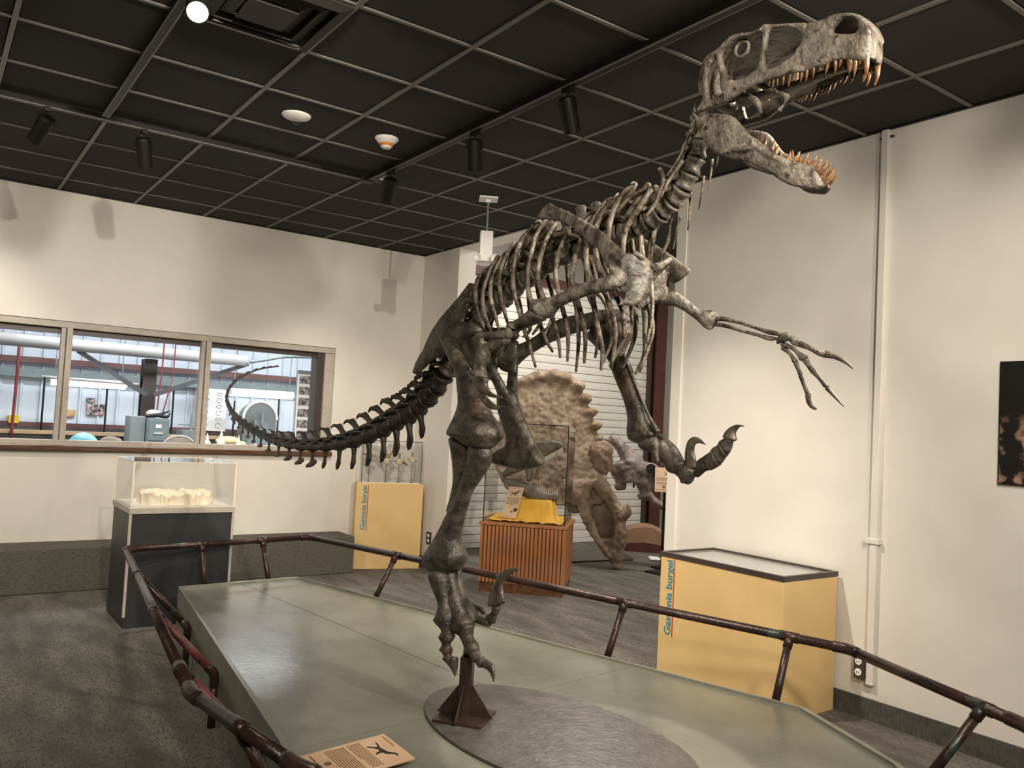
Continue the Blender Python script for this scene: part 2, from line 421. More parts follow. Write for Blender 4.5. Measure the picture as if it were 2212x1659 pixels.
MB().box(TR-.075, TR+.03, 5.70, 5.78, ZC-.052, ZC-.045).build('cover', M['black'], jb)
MB().box(TR+.03, TR+.10, 5.55, 5.62, ZC-.05, ZC-.004).build('plug', M['white'], jb, bev=.004)

def lamp(top, aim, label, power, cone=60, blend=.5, glow=False, zt=None, group='black track lamps', ln=.19, rad=.046, soft=.03):
    """track lamp: stem, yoke and cylinder aimed at a point, with its own light"""
    top = np.asarray(top, float); aim = np.asarray(aim, float)
    piv = top-V3(0, 0, .085)
    d = unit(aim-piv)
    t = thing('track_lamp', label, 'track light', top, group)
    MB().box(top[0]-.017, top[0]+.017, top[1]-.035, top[1]+.035, top[2]-.03, top[2]).build('adapter', M['black'], t)
    MB().cyl(top-V3(0, 0, .03), top-V3(0, 0, .05), .008).build('stem', M['black'], t)
    side = np.cross(d, V3(0, 0, 1)); side = unit(side) if np.linalg.norm(side) > .05 else V3(1, 0, 0)
    y = MB()
    for s in (-1, 1):
        y.tube([top-V3(0, 0, .05), top-V3(0, 0, .055)+side*s*.04, piv+side*s*(rad+.008), piv+d*.02+side*s*(rad+.008)], .0045, n=6)
    y.build('yoke', M['black'], t, smooth=True)
    q = piv-d*.035
    b = MB().lathe(q, d, [(0, rad*.7), (.006, rad*.95), (.02, rad), (ln, rad), (ln, rad*.9), (ln-.025, rad*.85), (ln-.03, rad*.2)], 20)
    b.build('housing', M['black'], t, smooth=False, bev=.002)
    MB().lathe(q, d, [(ln-.028, rad*.84), (ln-.02 if not glow else ln-.004, rad*(.84 if not glow else .89))], 20).build('lens', M['lampglow'] if glow else M['bulb'], t)
    if power:
        l = bpy.data.lights.new('lamp_light', 'SPOT'); l.energy = power; l.color = WARM
        l.spot_size = math.radians(cone); l.spot_blend = blend; l.shadow_soft_size = soft
        o = bpy.data.objects.new('lamp_light', l); COL.objects.link(o); o.parent = t
        o.location = q+d*(ln+.012)-top
        o.rotation_euler = Vector(d).to_track_quat('-Z', 'Y').to_euler()
    return t
M['bulb'] = mat('lamp_lens', (.9, .85, .75), emit=(1, .87, .7), estr=6)
zt = ZC-.045
lamp((.514, 5.742, zt), (-.2, 7.7, 1.6), 'leftmost black track lamp, tilted towards the left', 110, 75, .8)
lamp((1.069, 5.742, zt), (1.62, 6.7, .8), 'black track lamp over the workshop window, aimed down', 120, 62, .9)
lamp((TR, 5.373, zt), (3.25, 7.6, .9), 'small black track lamp by the track corner, aimed down', 150, 70, .8)
lamp((TR, 4.257, zt), (3.4, 5.0, .3), 'black track lamp in the middle of the long track', 150, 70, .7)
lamp((TR, 3.361, zt), (3.9, 3.75, .4), 'black track lamp on the long track nearest to the dinosaur skull', 260, 88, 1)
lamp((.83, 3.56, ZC-.036), (.35, 1.2, .9), 'glowing track lamp beside the air diffuser, facing the viewer', 60, 60, .5, glow=True)
# lamps of the same tracks out of view, with added rim and fill lamps
lamp((TR, .95, zt), (4.4, 1.9, .8), 'black track lamp beyond the picture washing the right wall', 110, 120, 1, soft=.1)
lamp((TR, .5, zt), (2.22, 2.36, .33), 'black track lamp beyond the picture lighting the platform', 390, 19, .15)
lamp((.83, 1.35, ZC-.036), (2.1, 2.0, 2.2), 'black track lamp beyond the picture lighting the skull', 20, 70, .7)
lamp((TR, 1.38, zt), (1.98, 2.6, 2.2), 'added unseen rim lamp shining down on the rib cage', 110, 75, .8)  # rim lamp added to brighten the top edges of the bones
lamp((TR, -.5, zt), (2.6, 8.1, 1.2), 'black track lamp beyond the picture lighting the back wall', 420, 80, 1)
lamp((.83, 2.1, ZC-.036), (1.9, 8.1, 1.3), 'black track lamp beyond the picture lighting the window wall', 230, 80, 1)
lamp((.83, -.9, ZC-.036), (4.4, 3.2, 1.3), 'black track lamp beyond the picture flooding the right wall', 360, 100, 1, soft=.16)
lamp((-1.2, .6, ZC-.036), (.9, 4.2, .2), 'added unseen fill lamp flooding the left floor', 190, 130, 1, soft=.16)  # fill lamp added to lift the dark left side
lamp((-1.2, 4.0, ZC-.036), (.6, 7.0, .4), 'added unseen fill lamp flooding the plinth', 200, 120, 1, soft=.1)  # second added fill lamp from the left
fill_track = thing('lighting_track', 'added unseen black track carrying the fill lamps on the left', 'light track', (-1.2, 2.5, ZC-.03))
MB().box(-1.22, -1.18, -1.6, 5.69, ZC-.036, ZC-.004).build('rail', M['black'], fill_track)  # unseen track added only to carry the fill lamps

# air diffuser
vx, vy = G0+1.5*GS, GY-.5*GS
vt = thing('air_diffuser', 'square dark air diffuser with stepped louvres beside the glowing lamp', 'air vent', (vx, vy, ZC-.02))
for k, (h, z) in enumerate(((.298, .0), (.235, .008), (.165, .016))):
    f = MB()
    w = .05
    for a in range(4):
        c, s = round(math.cos(a*math.pi/2)), round(math.sin(a*math.pi/2))
        def rr(u, v, zz): return (vx+c*u-s*v, vy+s*u+c*v, zz)
        f.add([rr(-h, -h, ZC-.012+z), rr(h, -h, ZC-.012+z), rr(h-w, -h+w, ZC-.03+z), rr(-h+w, -h+w, ZC-.03+z),
               rr(-h, -h, ZC-.006+z), rr(h, -h, ZC-.006+z), rr(h-w, -h+w, ZC-.024+z), rr(-h+w, -h+w, ZC-.024+z)],
              [(3, 2, 1, 0), (4, 5, 6, 7), (0, 1, 5, 4), (1, 2, 6, 5), (2, 3, 7, 6), (3, 0, 4, 7)])
    f.build('louvre', M['vent'] if 'vent' in M else M.setdefault('vent', mat('vent_paint', (.03, .027, .024), rough=.6, spec=.2)), vt)
MB().box(vx-.11, vx+.11, vy-.11, vy+.11, ZC-.03, ZC-.024).build('centre_plate', M['vent'], vt)
MB().box(vx-.3, vx+.3, vy-.3, vy+.3, ZC+.015, ZC+.025).build('neck', M['black'], vt)

# ceiling fittings
c = V3(1.763, 4.894, ZC)
cd = thing('ceiling_dome', 'white round ceiling plate with a small glass bulb', 'ceiling fitting', c)
MB().lathe(c, (0, 0, -1), [(0, .088), (.004, .088), (.012, .082), (.022, .05), (.026, .03)], 28).build('plate', M['white'], cd, smooth=True)
MB().lathe(c-V3(0, 0, .026), (0, 0, -1), [(0, .02), (.01, .024), (.022, .022), (.032, .012), (.036, .002)], 14).build('bulb', M['glass'], cd, smooth=True)
c = V3(2.371, 4.877, ZC)
sd = thing('smoke_detector', 'white conical smoke detector with an orange ring', 'smoke detector', c)
MB().lathe(c, (0, 0, -1), [(0, .078), (.006, .078), (.014, .07), (.038, .048)], 24).build('base', M['white'], sd, smooth=True)
MB().lathe(c-V3(0, 0, .038), (0, 0, -1), [(0, .047), (.016, .040)], 24).build('orange_ring', mat('orange_ring', (.65, .20, .015), rough=.4), sd, smooth=True)
MB().lathe(c-V3(0, 0, .054), (0, 0, -1), [(0, .038), (.012, .028), (.014, .01)], 24).build('cap', M['offwhite'], sd, smooth=True)
c = V3(3.649, 5.581, ZC)
em = thing('emergency_light', 'white emergency light box hanging from a ceiling plate on a rod', 'emergency light', c)
R2 = np.array([unit(V3(.86, -.5, 0)), unit(V3(.5, .86, 0)), V3(0, 0, 1)])
MB().obox(c-V3(0, 0, .008), (.075, .075, .008), R2).obox(c-V3(0, 0, .025), (.02, .02, .012), R2).build('ceiling_plate', M['white'], em, bev=.003)
MB().cyl(c-V3(0, 0, .03), c-V3(0, 0, .29), .008).build('rod', M['labgrey'], em)
bx = c-V3(0, 0, .40)
MB().obox(bx, (.052, .045, .125), R2).build('body', M['white'], em, bev=.008)
MB().obox(bx-R2[0]*.053, (.001, .03, .085), R2).build('label_strip', mat('pale_label', (.62, .72, .66), rough=.5), em)
for s in (-1, 1):
    MB().lathe(bx+R2[0]*s*.045-R2[1]*.03-V3(0, 0, .085), unit(-R2[1]*.9+R2[0]*s*.45-V3(0, 0, .35)), [(0, .012), (.02, .02), (.06, .036), (.062, .03), (.04, .012)], 18).build('lamp_head', M['white'], em, smooth=True)

# right wall: conduit, outlet, photograph
cn = thing('conduit', 'white conduit running down the right wall to an outlet', 'conduit', (XW-.02, 2.655, .22))
MB().box(XW-.032, XW, 2.63, 2.672, .20, ZC-.004).build('channel', M['wall'], cn, bev=.003)
MB().box(XW-.04, XW, 2.615, 2.70, .99, 1.02).build('strap', M['wall'], cn, bev=.003)
for s in (-1, 1): MB().box(XW-.012, XW, 2.652+s*.03-.012, 2.652+s*.03+.012, ZC-.05, ZC-.038).build('clip', M['dark'], cn)
ot = thing('wall_outlet', 'dark outlet box with white sockets at the foot of the conduit', 'outlet', (XW-.025, 2.705, .235))
MB().box(XW-.05, XW, 2.676, 2.735, .225, .36).build('box', M['bronze'], ot, bev=.004)
for z in (.262, .322):
    MB().lathe((XW-.05, 2.706, z), (-1, 0, 0), [(0, .020), (.004, .020), (.005, .018)], 18).build('socket', M['white'], ot)
    MB().box(XW-.0565, XW-.055, 2.698, 2.701, z-.008, z+.006).box(XW-.0565, XW-.055, 2.711, 2.714, z-.008, z+.006).build('slots', M['black'], ot)
ot = thing('wall_outlet', 'small dark outlet plate beside the left yellow case', 'outlet', (XW-.005, 7.665, .26))
MB().box(XW-.01, XW, 7.62, 7.71, .258, .385).build('plate', M['bronze'], ot)
for z in (.295, .348): MB().lathe((XW-.01, 7.665, z), (-1, 0, 0), [(0, .019), (.003, .019)], 14).build('socket', M['white'], ot)
pm = bpy.data.materials.new('night_photograph'); pm.use_nodes = True
N_, L_ = pm.node_tree.nodes, pm.node_tree.links
tc = N_.new('ShaderNodeTexCoord'); nz = N_.new('ShaderNodeTexNoise'); nz.inputs['Scale'].default_value = 14; nz.inputs['Detail'].default_value = 6
L_.new(tc.outputs['Object'], nz.inputs['Vector'])
sx = N_.new('ShaderNodeSeparateXYZ'); L_.new(tc.outputs['Object'], sx.inputs[0])
mr = N_.new('ShaderNodeMapRange'); mr.inputs[1].default_value = .36; mr.inputs[2].default_value = .27; L_.new(sx.outputs[2], mr.inputs[0])
mr2 = N_.new('ShaderNodeMapRange'); mr2.inputs[1].default_value = .52; mr2.inputs[2].default_value = .66; L_.new(nz.outputs['Fac'], mr2.inputs[0])
mu = N_.new('ShaderNodeMath'); mu.operation = 'MULTIPLY'; L_.new(mr.outputs[0], mu.inputs[0]); L_.new(mr2.outputs[0], mu.inputs[1])
mx = N_.new('ShaderNodeMix'); mx.data_type = 'RGBA'; mx.inputs[6].default_value = (.008, .007, .006, 1); mx.inputs[7].default_value = (.32, .19, .13, 1)
L_.new(mu.outputs[0], mx.inputs[0]); L_.new(mx.outputs[2], pm.node_tree.nodes['Principled BSDF'].inputs['Base Color'])
pm.node_tree.nodes['Principled BSDF'].inputs['Roughness'].default_value = .4
pic = thing('wall_photograph', 'dark photograph of fossils hung on the right wall', 'picture', (XW-.01, 1.55, 1.388))
MB().box(XW-.018, XW-.001, 1.1, 1.996, 1.388, 2.01).build('backing', M['black'], pic)
MB().box(XW-.0195, XW-.018, 1.105, 1.991, 1.393, 2.005).build('print', pm, pic)
# ================================================================ platform, rail, stand
HP = .32
PLAT = [V3(1.546, 6.00, 0), V3(2.42, 6.07, 0), V3(3.41, 2.33, 0), V3(3.17, 1.745, 0), V3(2.55, .95, 0), V3(1.55, 1.05, 0), V3(1.02, 2.2, 0), V3(1.19, 3.05, 0)]
pt = thing('display_platform', 'low grey green platform under the dinosaur skeleton', 'platform', (2.2, 3.2, 0))
PI_ = np.array(PLAT)
body = MB().prism(PI_[::-1], (0, 0, HP-.02)).build('side_boards', M['platedge'], pt)
ctr = V3(2.2, 3.2, 0)
def clip(poly, p, n):
    out = []
    for a, b in zip(poly, poly[1:]+poly[:1]):
        da, db = (a-p) @ n, (b-p) @ n
        if da >= 0: out.append(a)
        if da*db < 0: out.append(a+(b-a)*da/(da-db))
    return out
g = .004
inner = [p+unit(ctr-p)*.028 for p in PLAT]
s1a, s1b = V3(1.989, 5.99, 0), V3(2.255, 3.515, 0); n1 = unit(np.cross(s1b-s1a, V3(0, 0, 1)))
s2a, s2b = V3(3.315, 3.231, 0), V3(1.228, 2.978, 0); n2 = unit(np.cross(s2b-s2a, V3(0, 0, 1)))
for a in (1, -1):
    for b in (1, -1):
        poly = clip(clip(inner, s1a+n1*a*g*.6, n1*a), s2a+n2*b*g*.35, n2*b)
        if len(poly) < 3: continue
        poly = np.array(poly)
        ar = sum(poly[i][0]*poly[(i+1) % len(poly)][1]-poly[(i+1) % len(poly)][0]*poly[i][1] for i in range(len(poly)))
        if ar < 0: poly = poly[::-1]
        MB().prism(poly+V3(0, 0, HP-.018), (0, 0, .018)).build('deck_panel', M['plat'], pt)
for k in range(len(PLAT)):
    a, b = PLAT[k], PLAT[(k+1) % len(PLAT)]
    ai, bi = inner[k], inner[(k+1) % len(PLAT)]
    MB().prism([a+V3(0, 0, HP-.02), ai+V3(0, 0, HP-.02), bi+V3(0, 0, HP-.02), b+V3(0, 0, HP-.02)], (0, 0, .034)).build('edge_strip', M['platedge'], pt)

ZR, RR = .585, .0225
RAIL = [V3(1.223, 6.147, ZR), V3(2.64, 6.33, ZR), V3(3.66, 2.29, ZR), V3(3.295, 1.363, ZR), V3(2.7, .62, ZR), V3(1.45, .70, ZR), V3(.74, 2.05, ZR), V3(.835, 2.98, ZR)]
RAIL = [P3(272, 1187, 2, ZR), P3(667, 1160, 2, ZR), P3(1832, 1402, 2, ZR), P3(2212, 1566, 2, ZR)]
RAIL += [V3(2.72, .62, ZR), V3(1.5, .70, ZR), P3(645, 1659, 2, ZR), P3(413, 1498, 2, ZR)]
rl = thing('guard_rail', 'bent copper pipe guard rail around the platform', 'railing', (2.2, 3.2, 0))
for k in range(len(RAIL)):
    a, b = RAIL[k], RAIL[(k+1) % len(RAIL)]
    d = unit(b-a)
    MB().cyl(a+d*.03, b-d*.03, RR, n=16).build('rail_pipe', M['copper'], rl, smooth=True)
    pv = unit(a-RAIL[k-1])
    MB().tube([a-pv*.07, a-pv*.02, a+d*.02, a+d*.07], RR+.0035, n=14, ref=V3(0, 0, 1)).build('elbow', M['copper'], rl, smooth=True)
def nearest_on(poly, p):
    best = None
    for a, b in zip(poly, poly[1:]+poly[:1]):
        t = min(1, max(0, ((p-a) @ (b-a))/((b-a) @ (b-a)))); q = a+(b-a)*t
        if best is None or np.linalg.norm(p-q) < best[0]: best = (np.linalg.norm(p-q), q, unit(np.cross(b-a, V3(0, 0, 1))))
    return best
SUP = [(430, 1174, 0), (553, 1163, 0), (858, 1199, 0), (1365, 1298, 0), (1710, 1374, 0), (2128, 1528, 0), (303, 1240, 1), (332, 1320, 2), (398, 1446, 2), (520, 1570, 1)]
for px, py, kind in SUP:
    top = P3(px, py, 2, ZR); tf = top*V3(1, 1, 0)
    _, rq, _ = nearest_on([r*V3(1, 1, 0) for r in RAIL], tf)
    top = rq+V3(0, 0, ZR)
    _, q, nn = nearest_on(PLAT, rq)
    out = unit(rq-q)
    el = q+out*.045+V3(0, 0, HP-.06)
    dr = unit(el-top)
    s = MB().cyl(top+dr*.015, el, RR*.86, n=12)
    s.build('strut', M['copperred'] if kind == 2 else M['copper'], rl, smooth=True)
    MB().tube([el-dr*.05, el-dr*.01, el+V3(0, 0, -.015), el+V3(0, 0, -.06)], RR*.86+.004, n=12).build('elbow', M['copper'], rl, smooth=True)
    MB().cyl(el+V3(0, 0, -.02), el*V3(1, 1, 0), RR*.86, n=12).build('post', M['copper'], rl, smooth=True)
    along = unit(np.cross(V3(0, 0, 1), dr)) if False else None
    # tee fitting
    best = None
    for a, b in zip(RAIL, RAIL[1:]+RAIL[:1]):
        t = ((top-a) @ (b-a))/((b-a) @ (b-a))
        if -.05 < t < 1.05:
            dd = np.linalg.norm(top-a-(b-a)*t)
            if best is None or dd < best[0]: best = (dd, unit(b-a))
    u = best[1]
    MB().cyl(top-u*.045, top+u*.045, RR+.0035, n=14).cyl(top, top+dr*.055, RR*.86+.0035, n=12).build('tee_fitting', M['copper'], rl, smooth=True)

# steel stand of the skeleton
FD = unit(V3(.095, -.9955, 0)); ND = V3(FD[1], -FD[0], 0)
M0 = V3(1.92, 2.94, 0)-ND*.14
sx0 = V3(1.915, 2.945, HP)-ND*.03
st = thing('steel_stand', 'dark steel post on an oval base plate holding up the skeleton', 'stand', (2.17, 2.65, HP))
th = np.arange(64)*2*math.pi/64
ov = [V3(2.169, 2.651, HP)+FD*.677*math.cos(a)+ND*.401*math.sin(a) for a in th]
MB().prism(ov, (0, 0, .012)).build('base_plate', M['disc'], st, bev=.003)
zb = HP+.012
Rg = np.array([unit(V3(.62, -.78, 0)), unit(V3(.78, .62, 0)), V3(0, 0, 1)])
MB().obox(sx0+V3(0, 0, .012+.006), (.105, .105, .006), Rg).build('foot_plate', M['steel'], st)
p0 = sx0+V3(0, 0, .02)
MB().cyl(p0, p0+V3(0, 0, .245), .036, n=4).build('lower_post', M['steel'], st)
MB().cyl(p0+V3(0, 0, .24), p0+V3(0, 0, .40), .0195, n=18).build('upper_post', M['black'], st, smooth=True)
for a in range(4):
    d = [Rg[0], Rg[1], -Rg[0], -Rg[1]][a]; w = np.cross(V3(0, 0, 1), d)*.004
    b0 = p0+V3(0, 0, .003)
    MB().prism([b0+d*.022-w, b0+d*.12-w, b0+d*.118-w+V3(0, 0, .008), b0+d*.022-w+V3(0, 0, .135)], w*2).build('gusset', M['steel'], st)

# information board lying on the platform
def board(root, O, U, Wv, nrm, w, h, rows, sil=True, seed=1, dots=True, flipsil=False):
    """flat printed card: O lower left, U along the width, Wv along the height"""
    r = random.Random(seed)
    def q(u, v, k=.0): return O+U*u*w+Wv*v*h+nrm*k
    MB().prism([q(0, 0), q(1, 0), q(1, 1), q(0, 1)], nrm*.006).build('card', M['paper'], root, bev=.001)
    tx = MB()
    for v0, v1, u0, u1, n in rows:
        for k in range(n):
            v = v1+(v0-v1)*(k+.5)/n; u = u0
            hh = (v1-v0)/n*.26
            while u < u1-.02:
                L = min(r.uniform(.03, .09), u1-u)
                if k == n-1 and u > u0+(u1-u0)*.6: break
                tx.prism([q(u, v-hh, .0061), q(u+L, v-hh, .0061), q(u+L, v+hh, .0061), q(u, v+hh, .0061)], nrm*.0003)
                u += L+.014
    o = tx.build('text_lines', M['ink2'], root); o['kind'] = 'stuff'
    S = [(0, .62), (.1, .66), (.22, .62), (.33, .55), (.42, .56), (.55, .62), (.66, .66), (.74, .78), (.8, .9), (.88, .95), (.99, .9), (.98, .84), (.88, .82), (.84, .74), (.78, .55), (.72, .45), (.66, .44), (.62, .3), (.66, .06), (.58, .05), (.54, .28), (.5, .36), (.42, .38), (.36, .3), (.28, .2), (.2, .02), (.13, .03), (.2, .2), (.28, .36), (.3, .46), (.2, .54), (.1, .58)]
    if sil:
        ox, oy, sw, sh = sil
        MB().prism([q(ox+(1-a if flipsil else a)*sw, oy+b*sh, .0061) for a, b in S], nrm*.0004).build('silhouette', M['ink'], root)
    if dots:
        for (u, v, rr, mt) in dots:
            MB().prism([q(u, v, .0061)+(U*math.cos(a)+Wv*math.sin(a))*rr for a in np.arange(14)*2*math.pi/14], nrm*.0004).build('picture_spot', mt, root)
A_, B_, C_ = P3(648, 1637, 2, HP+.012), P3(829, 1588, 2, HP+.03), P3(899, 1628, 2, HP+.022)
ib = thing('information_board', 'tan information board with a dinosaur silhouette lying on the platform', 'sign', A_)
Wb = unit(B_-A_); Ub = unit(C_-B_-Wb*((C_-B_) @ Wb)); nb = np.cross(Ub, Wb)
if nb[2] < 0: nb = -nb
hB, wB = np.linalg.norm(B_-A_), .235
# text runs across the card, the heading at the far end
board(ib, A_, Ub, Wb, nb, wB, hB, [(.93, .965, .08, .75, 1), (.50, .66, .08, .92, 7), (.24, .47, .08, .92, 9), (.06, .1, .08, .92, 1)], (.18, .68, .62, .22), 3,
      ((.45, .17, .014, M['ink2']), (.72, .14, .024, M['ink'])))

# ================================================================ display cases
def text(name, s, size, O, U, Wv, matl, parent, bold=.0, width=None):
    cu = bpy.data.curves.new(name, 'FONT'); cu.body = s; cu.size = size; cu.extrude = .0006; cu.offset = bold
    ob = bpy.data.objects.new(name+'_tmp', cu); COL.objects.link(ob)
    me = bpy.data.meshes.new_from_object(ob.evaluated_get(bpy.context.evaluated_depsgraph_get()))
    bpy.data.objects.remove(ob); bpy.data.curves.remove(cu)
    v = np.array([p.co[:] for p in me.vertices])
    if width: v[:, :2] *= width/v[:, 0].max()
    n = np.cross(U, Wv)
    Wd = O+v[:, :1]*U+v[:, 1:2]*Wv+v[:, 2:3]*n-OR[parent]
    for p, c in zip(me.vertices, Wd): p.co = c
    me.materials.clear(); me.materials.append(matl); me.name = name
    o = bpy.data.objects.new(name, me); COL.objects.link(o); o.parent = parent; OR[o] = OR[parent]
    return o, v[:, 0].max()

# dark plinth with the stone slab
pl = thing('display_plinth', 'dark grey plinth with a clear acrylic cover under the workshop window', 'display case', (1.64, 6.62, 0))
px0, px1, py0, py1, pz = 1.27, 1.985, 6.31, 6.92, .845
MB().box(px0, px1, py0, py1, 0, pz-.045).build('body', M['dark'], pl)
for x in (px0, px1): MB().box(x-.009, x+.009, py0-.004, py0+.01, .08, pz-.045).build('corner_strip', M['frame'], pl)
MB().box(px0-.01, px1+.01, py0-.01, py1+.01, pz-.045, pz-.006).build('rim', M['frame'], pl)
MB().box(px0+.005, px1-.005, py0+.005, py1-.005, pz-.006, pz).build('top_sheet', M['offwhite'], pl)
gz = 1.165
for a in (('x', px0), ('x', px1)): MB().box(a[1]-.003, a[1]+.003, py0, py1, pz-.03, gz).build('cover_pane', M['acrylic'], pl)
for y in (py0, py1): MB().box(px0, px1, y-.003, y+.003, pz-.03, gz).build('cover_pane', M['acrylic'], pl)
MB().box(px0, px1, py0, py1, gz-.004, gz+.002).build('cover_top', M['acrylic'], pl)
for x in (px0, px1):
    for y in (py0, py1): MB().box(x-.006, x+.006, y-.006, y+.006, pz-.04, gz).build('cover_edge', M['acryledge'], pl)
MB().box(px0, px1, py0-.003, py0+.003, gz-.003, gz+.003).box(px0, px1, py1-.003, py1+.003, gz-.003, gz+.003).build('cover_edge', M['acryledge'], pl)
def slab(name, label, x0, x1, y0, y1, z0, h, seed):
    r = np.random.default_rng(seed); n = 22; m = 14
    m_ = MB(); P = []
    for j in range(m):
        for i in range(n):
            u, v = i/(n-1), j/(m-1)
            ex = (abs(u-.5)*2)**6*.01; ey = (abs(v-.5)*2)**6*.012
            x = x0+(x1-x0)*u+(.012*math.sin(v*9+seed)+r.normal()*.003)*(1 if .0 < u < 1 else 1.3)
            y = y0+(y1-y0)*v+.012*math.sin(u*11+seed*2)+r.normal()*.003
            P.append((x, y, z0+h+.012*math.sin(u*7+seed)*math.cos(v*5)+.008*math.sin(u*23+v*17)+r.normal()*.006-ex-ey))
    T = len(P)
    P += [(p[0]+(.012 if p[0] < (x0+x1)/2 else -.012)*.6, p[1]+(.016 if p[1] < (y0+y1)/2 else -.016), z0) for p in P]
    F = [(j*n+i, j*n+i+1, (j+1)*n+i+1, (j+1)*n+i) for j in range(m-1) for i in range(n-1)]
    F += [tuple(T+k for k in reversed(f)) for f in F]
    ring = [i for i in range(n)]+[j*n+n-1 for j in range(1, m)]+[(m-1)*n+i for i in range(n-2, -1, -1)]+[j*n for j in range(m-2, 0, -1)]
    F += [(ring[k], T+ring[k], T+ring[(k+1) % len(ring)], ring[(k+1) % len(ring)]) for k in range(len(ring))]
    o = m_.add(P, F).build(name, M['stone'])
    return tag(o, label, 'rock')
slab('stone_slab', 'longer left piece of the pale stone slab in the acrylic case', 1.385, 1.685, 6.42, 6.74, pz, .085, 1)
slab('stone_slab', 'shorter right piece of the pale stone slab in the acrylic case', 1.69, 1.875, 6.44, 6.76, pz, .082, 4)

# left yellow case with the vertebrae
gu = unit(V3(.955, -.295, 0)); gv = unit(V3(.295, .955, 0)); gn = -gv
g0 = V3(3.735, 7.90, 0)
GW, GD, GH = .70, .17, .885
R3 = np.array([gu, gv, V3(0, 0, 1)])
gl = thing('display_case', 'yellow case lettered Gastonia burgei with small vertebrae under glass', 'display case', g0+gu*GW/2)
cc = g0+gu*GW/2+gv*GD/2
MB().obox(cc+V3(0, 0, GH/2), (GW/2, GD/2, GH/2), R3).build('body', M['yellow'], gl, bev=.004)
MB().obox(cc+V3(0, 0, GH+.004), (GW/2-.03, GD/2-.015, .004), R3).build('floor_sheet', M['offwhite'], gl)
t_, wd = text('lettering', 'Gastonia burgei', .088, g0+gu*.105+gn*.001+V3(0, 0, .40), V3(0, 0, 1), -gu, M['blue'], gl, .002, .455)
MB().obox(g0+gu*.12+gn*.001+V3(0, 0, .40+wd/2), (.004, .0008, wd/2+.01), R3).build('underline', M['red'], gl)
ga, gb, gt = .045, GW-.03, 1.325
for a, b, y in ((ga, gb, .015), (ga, gb, GD-.015)):
    MB().obox(g0+gu*(a+b)/2+gv*y+V3(0, 0, (GH+gt)/2), ((b-a)/2, .002, (gt-GH)/2), R3).build('pane', M['glass'], gl)
for a in (ga, gb): MB().obox(g0+gu*a+gv*GD/2+V3(0, 0, (GH+gt)/2), (.002, GD/2-.015, (gt-GH)/2), R3).build('pane', M['glass'], gl)
MB().obox(g0+gu*(ga+gb)/2+gv*GD/2+V3(0, 0, gt), ((gb-ga)/2, GD/2-.015, .002), R3).build('pane', M['glass'], gl)
ed = MB()
for a in (ga, gb): ed.obox(g0+gu*a+gv*.013+V3(0, 0, (GH+gt)/2), (.003, .003, (gt-GH)/2), R3)
ed.obox(g0+gu*(ga+gb)/2+gv*.013+V3(0, 0, gt), ((gb-ga)/2, .003, .003), R3)
ed.build('glass_edge', M['bronze'], gl)
text('heading', 'VERTEBRAE', .042, g0+gu*.085+gv*.012+V3(0, 0, gt-.055), gu, V3(0, 0, 1), M['white'], gl, .0005)
M['fossil'] = mat('fossil_tan', (.42, .33, .22), (.62, .53, .40), .7, scale=25, bump=.4)
M['fb'] = mat('fossil_brown', (.16, .10, .055), (.36, .26, .17), .7, scale=20)
LB = ['vertebra on a rod leaning flat, leftmost in the glass case', 'vertebra on a rod with two raised wings, second in the glass case', 'vertebra on a rod with a side wing, third in the glass case', 'small round vertebra on a rod, rightmost in the glass case']
for k, (u, z) in enumerate(((.125, 1.135), (.305, 1.115), (.44, 1.11), (.58, 1.135))):
    b = g0+gu*u+gv*.075+V3(0, 0, GH+.008); c = V3(b[0], b[1], z)
    v = thing('vertebra_specimen', LB[k], 'fossil', b, 'vertebrae in the yellow glass case')
    MB().lathe(b, (0, 0, 1), [(0, .016), (.004, .016)], 12).cyl(b+V3(0, 0, .004), c-V3(0, 0, .02), .0025, n=6).build('rod', M['black'], v)
    MB().lathe(c+gn*.02, -gn, [(0, .022), (.004, .034), (.02, .028), (.036, .032), (.04, .02)], 16).build('centrum', M['fossil'], v, smooth=True)
    w = MB()
    up = V3(0, 0, 1)
    if k == 0:
        w.tube([c+up*.03, c+up*.04-gu*.03, c+up*.042-gu*.07], [.017, .013, .009]); w.tube([c+up*.028, c+up*.035+gu*.03, c+up*.028+gu*.055], [.016, .013, .016])
    elif k == 1:
        for s in (-1, 1): w.tube([c+up*.03, c+up*.055+gu*s*.03, c+up*.105+gu*s*.065], [.018, .016, .010])
        w.tube([c+up*.02, c+up*.05, c+up*.07], [.02, .016, .008])
    elif k == 2:
        w.tube([c+up*.02, c+up*.05, c+up*.085], [.018, .012, .016]); w.tube([c, c+gu*.045-up*.005, c+gu*.085-up*.03], [.016, .014, .009]); w.tube([c+up*.01, c+up*.01-gu*.045], [.014, .008])
    else:
        w.tube([c+up*.02, c+up*.05, c+up*.075], [.016, .012, .009]); w.tube([c, c-gu*.055+up*.005], [.012, .006]); w.tube([c, c+gu*.045-up*.01], [.012, .006])
    w.build('processes', M['fb'], v, smooth=True)

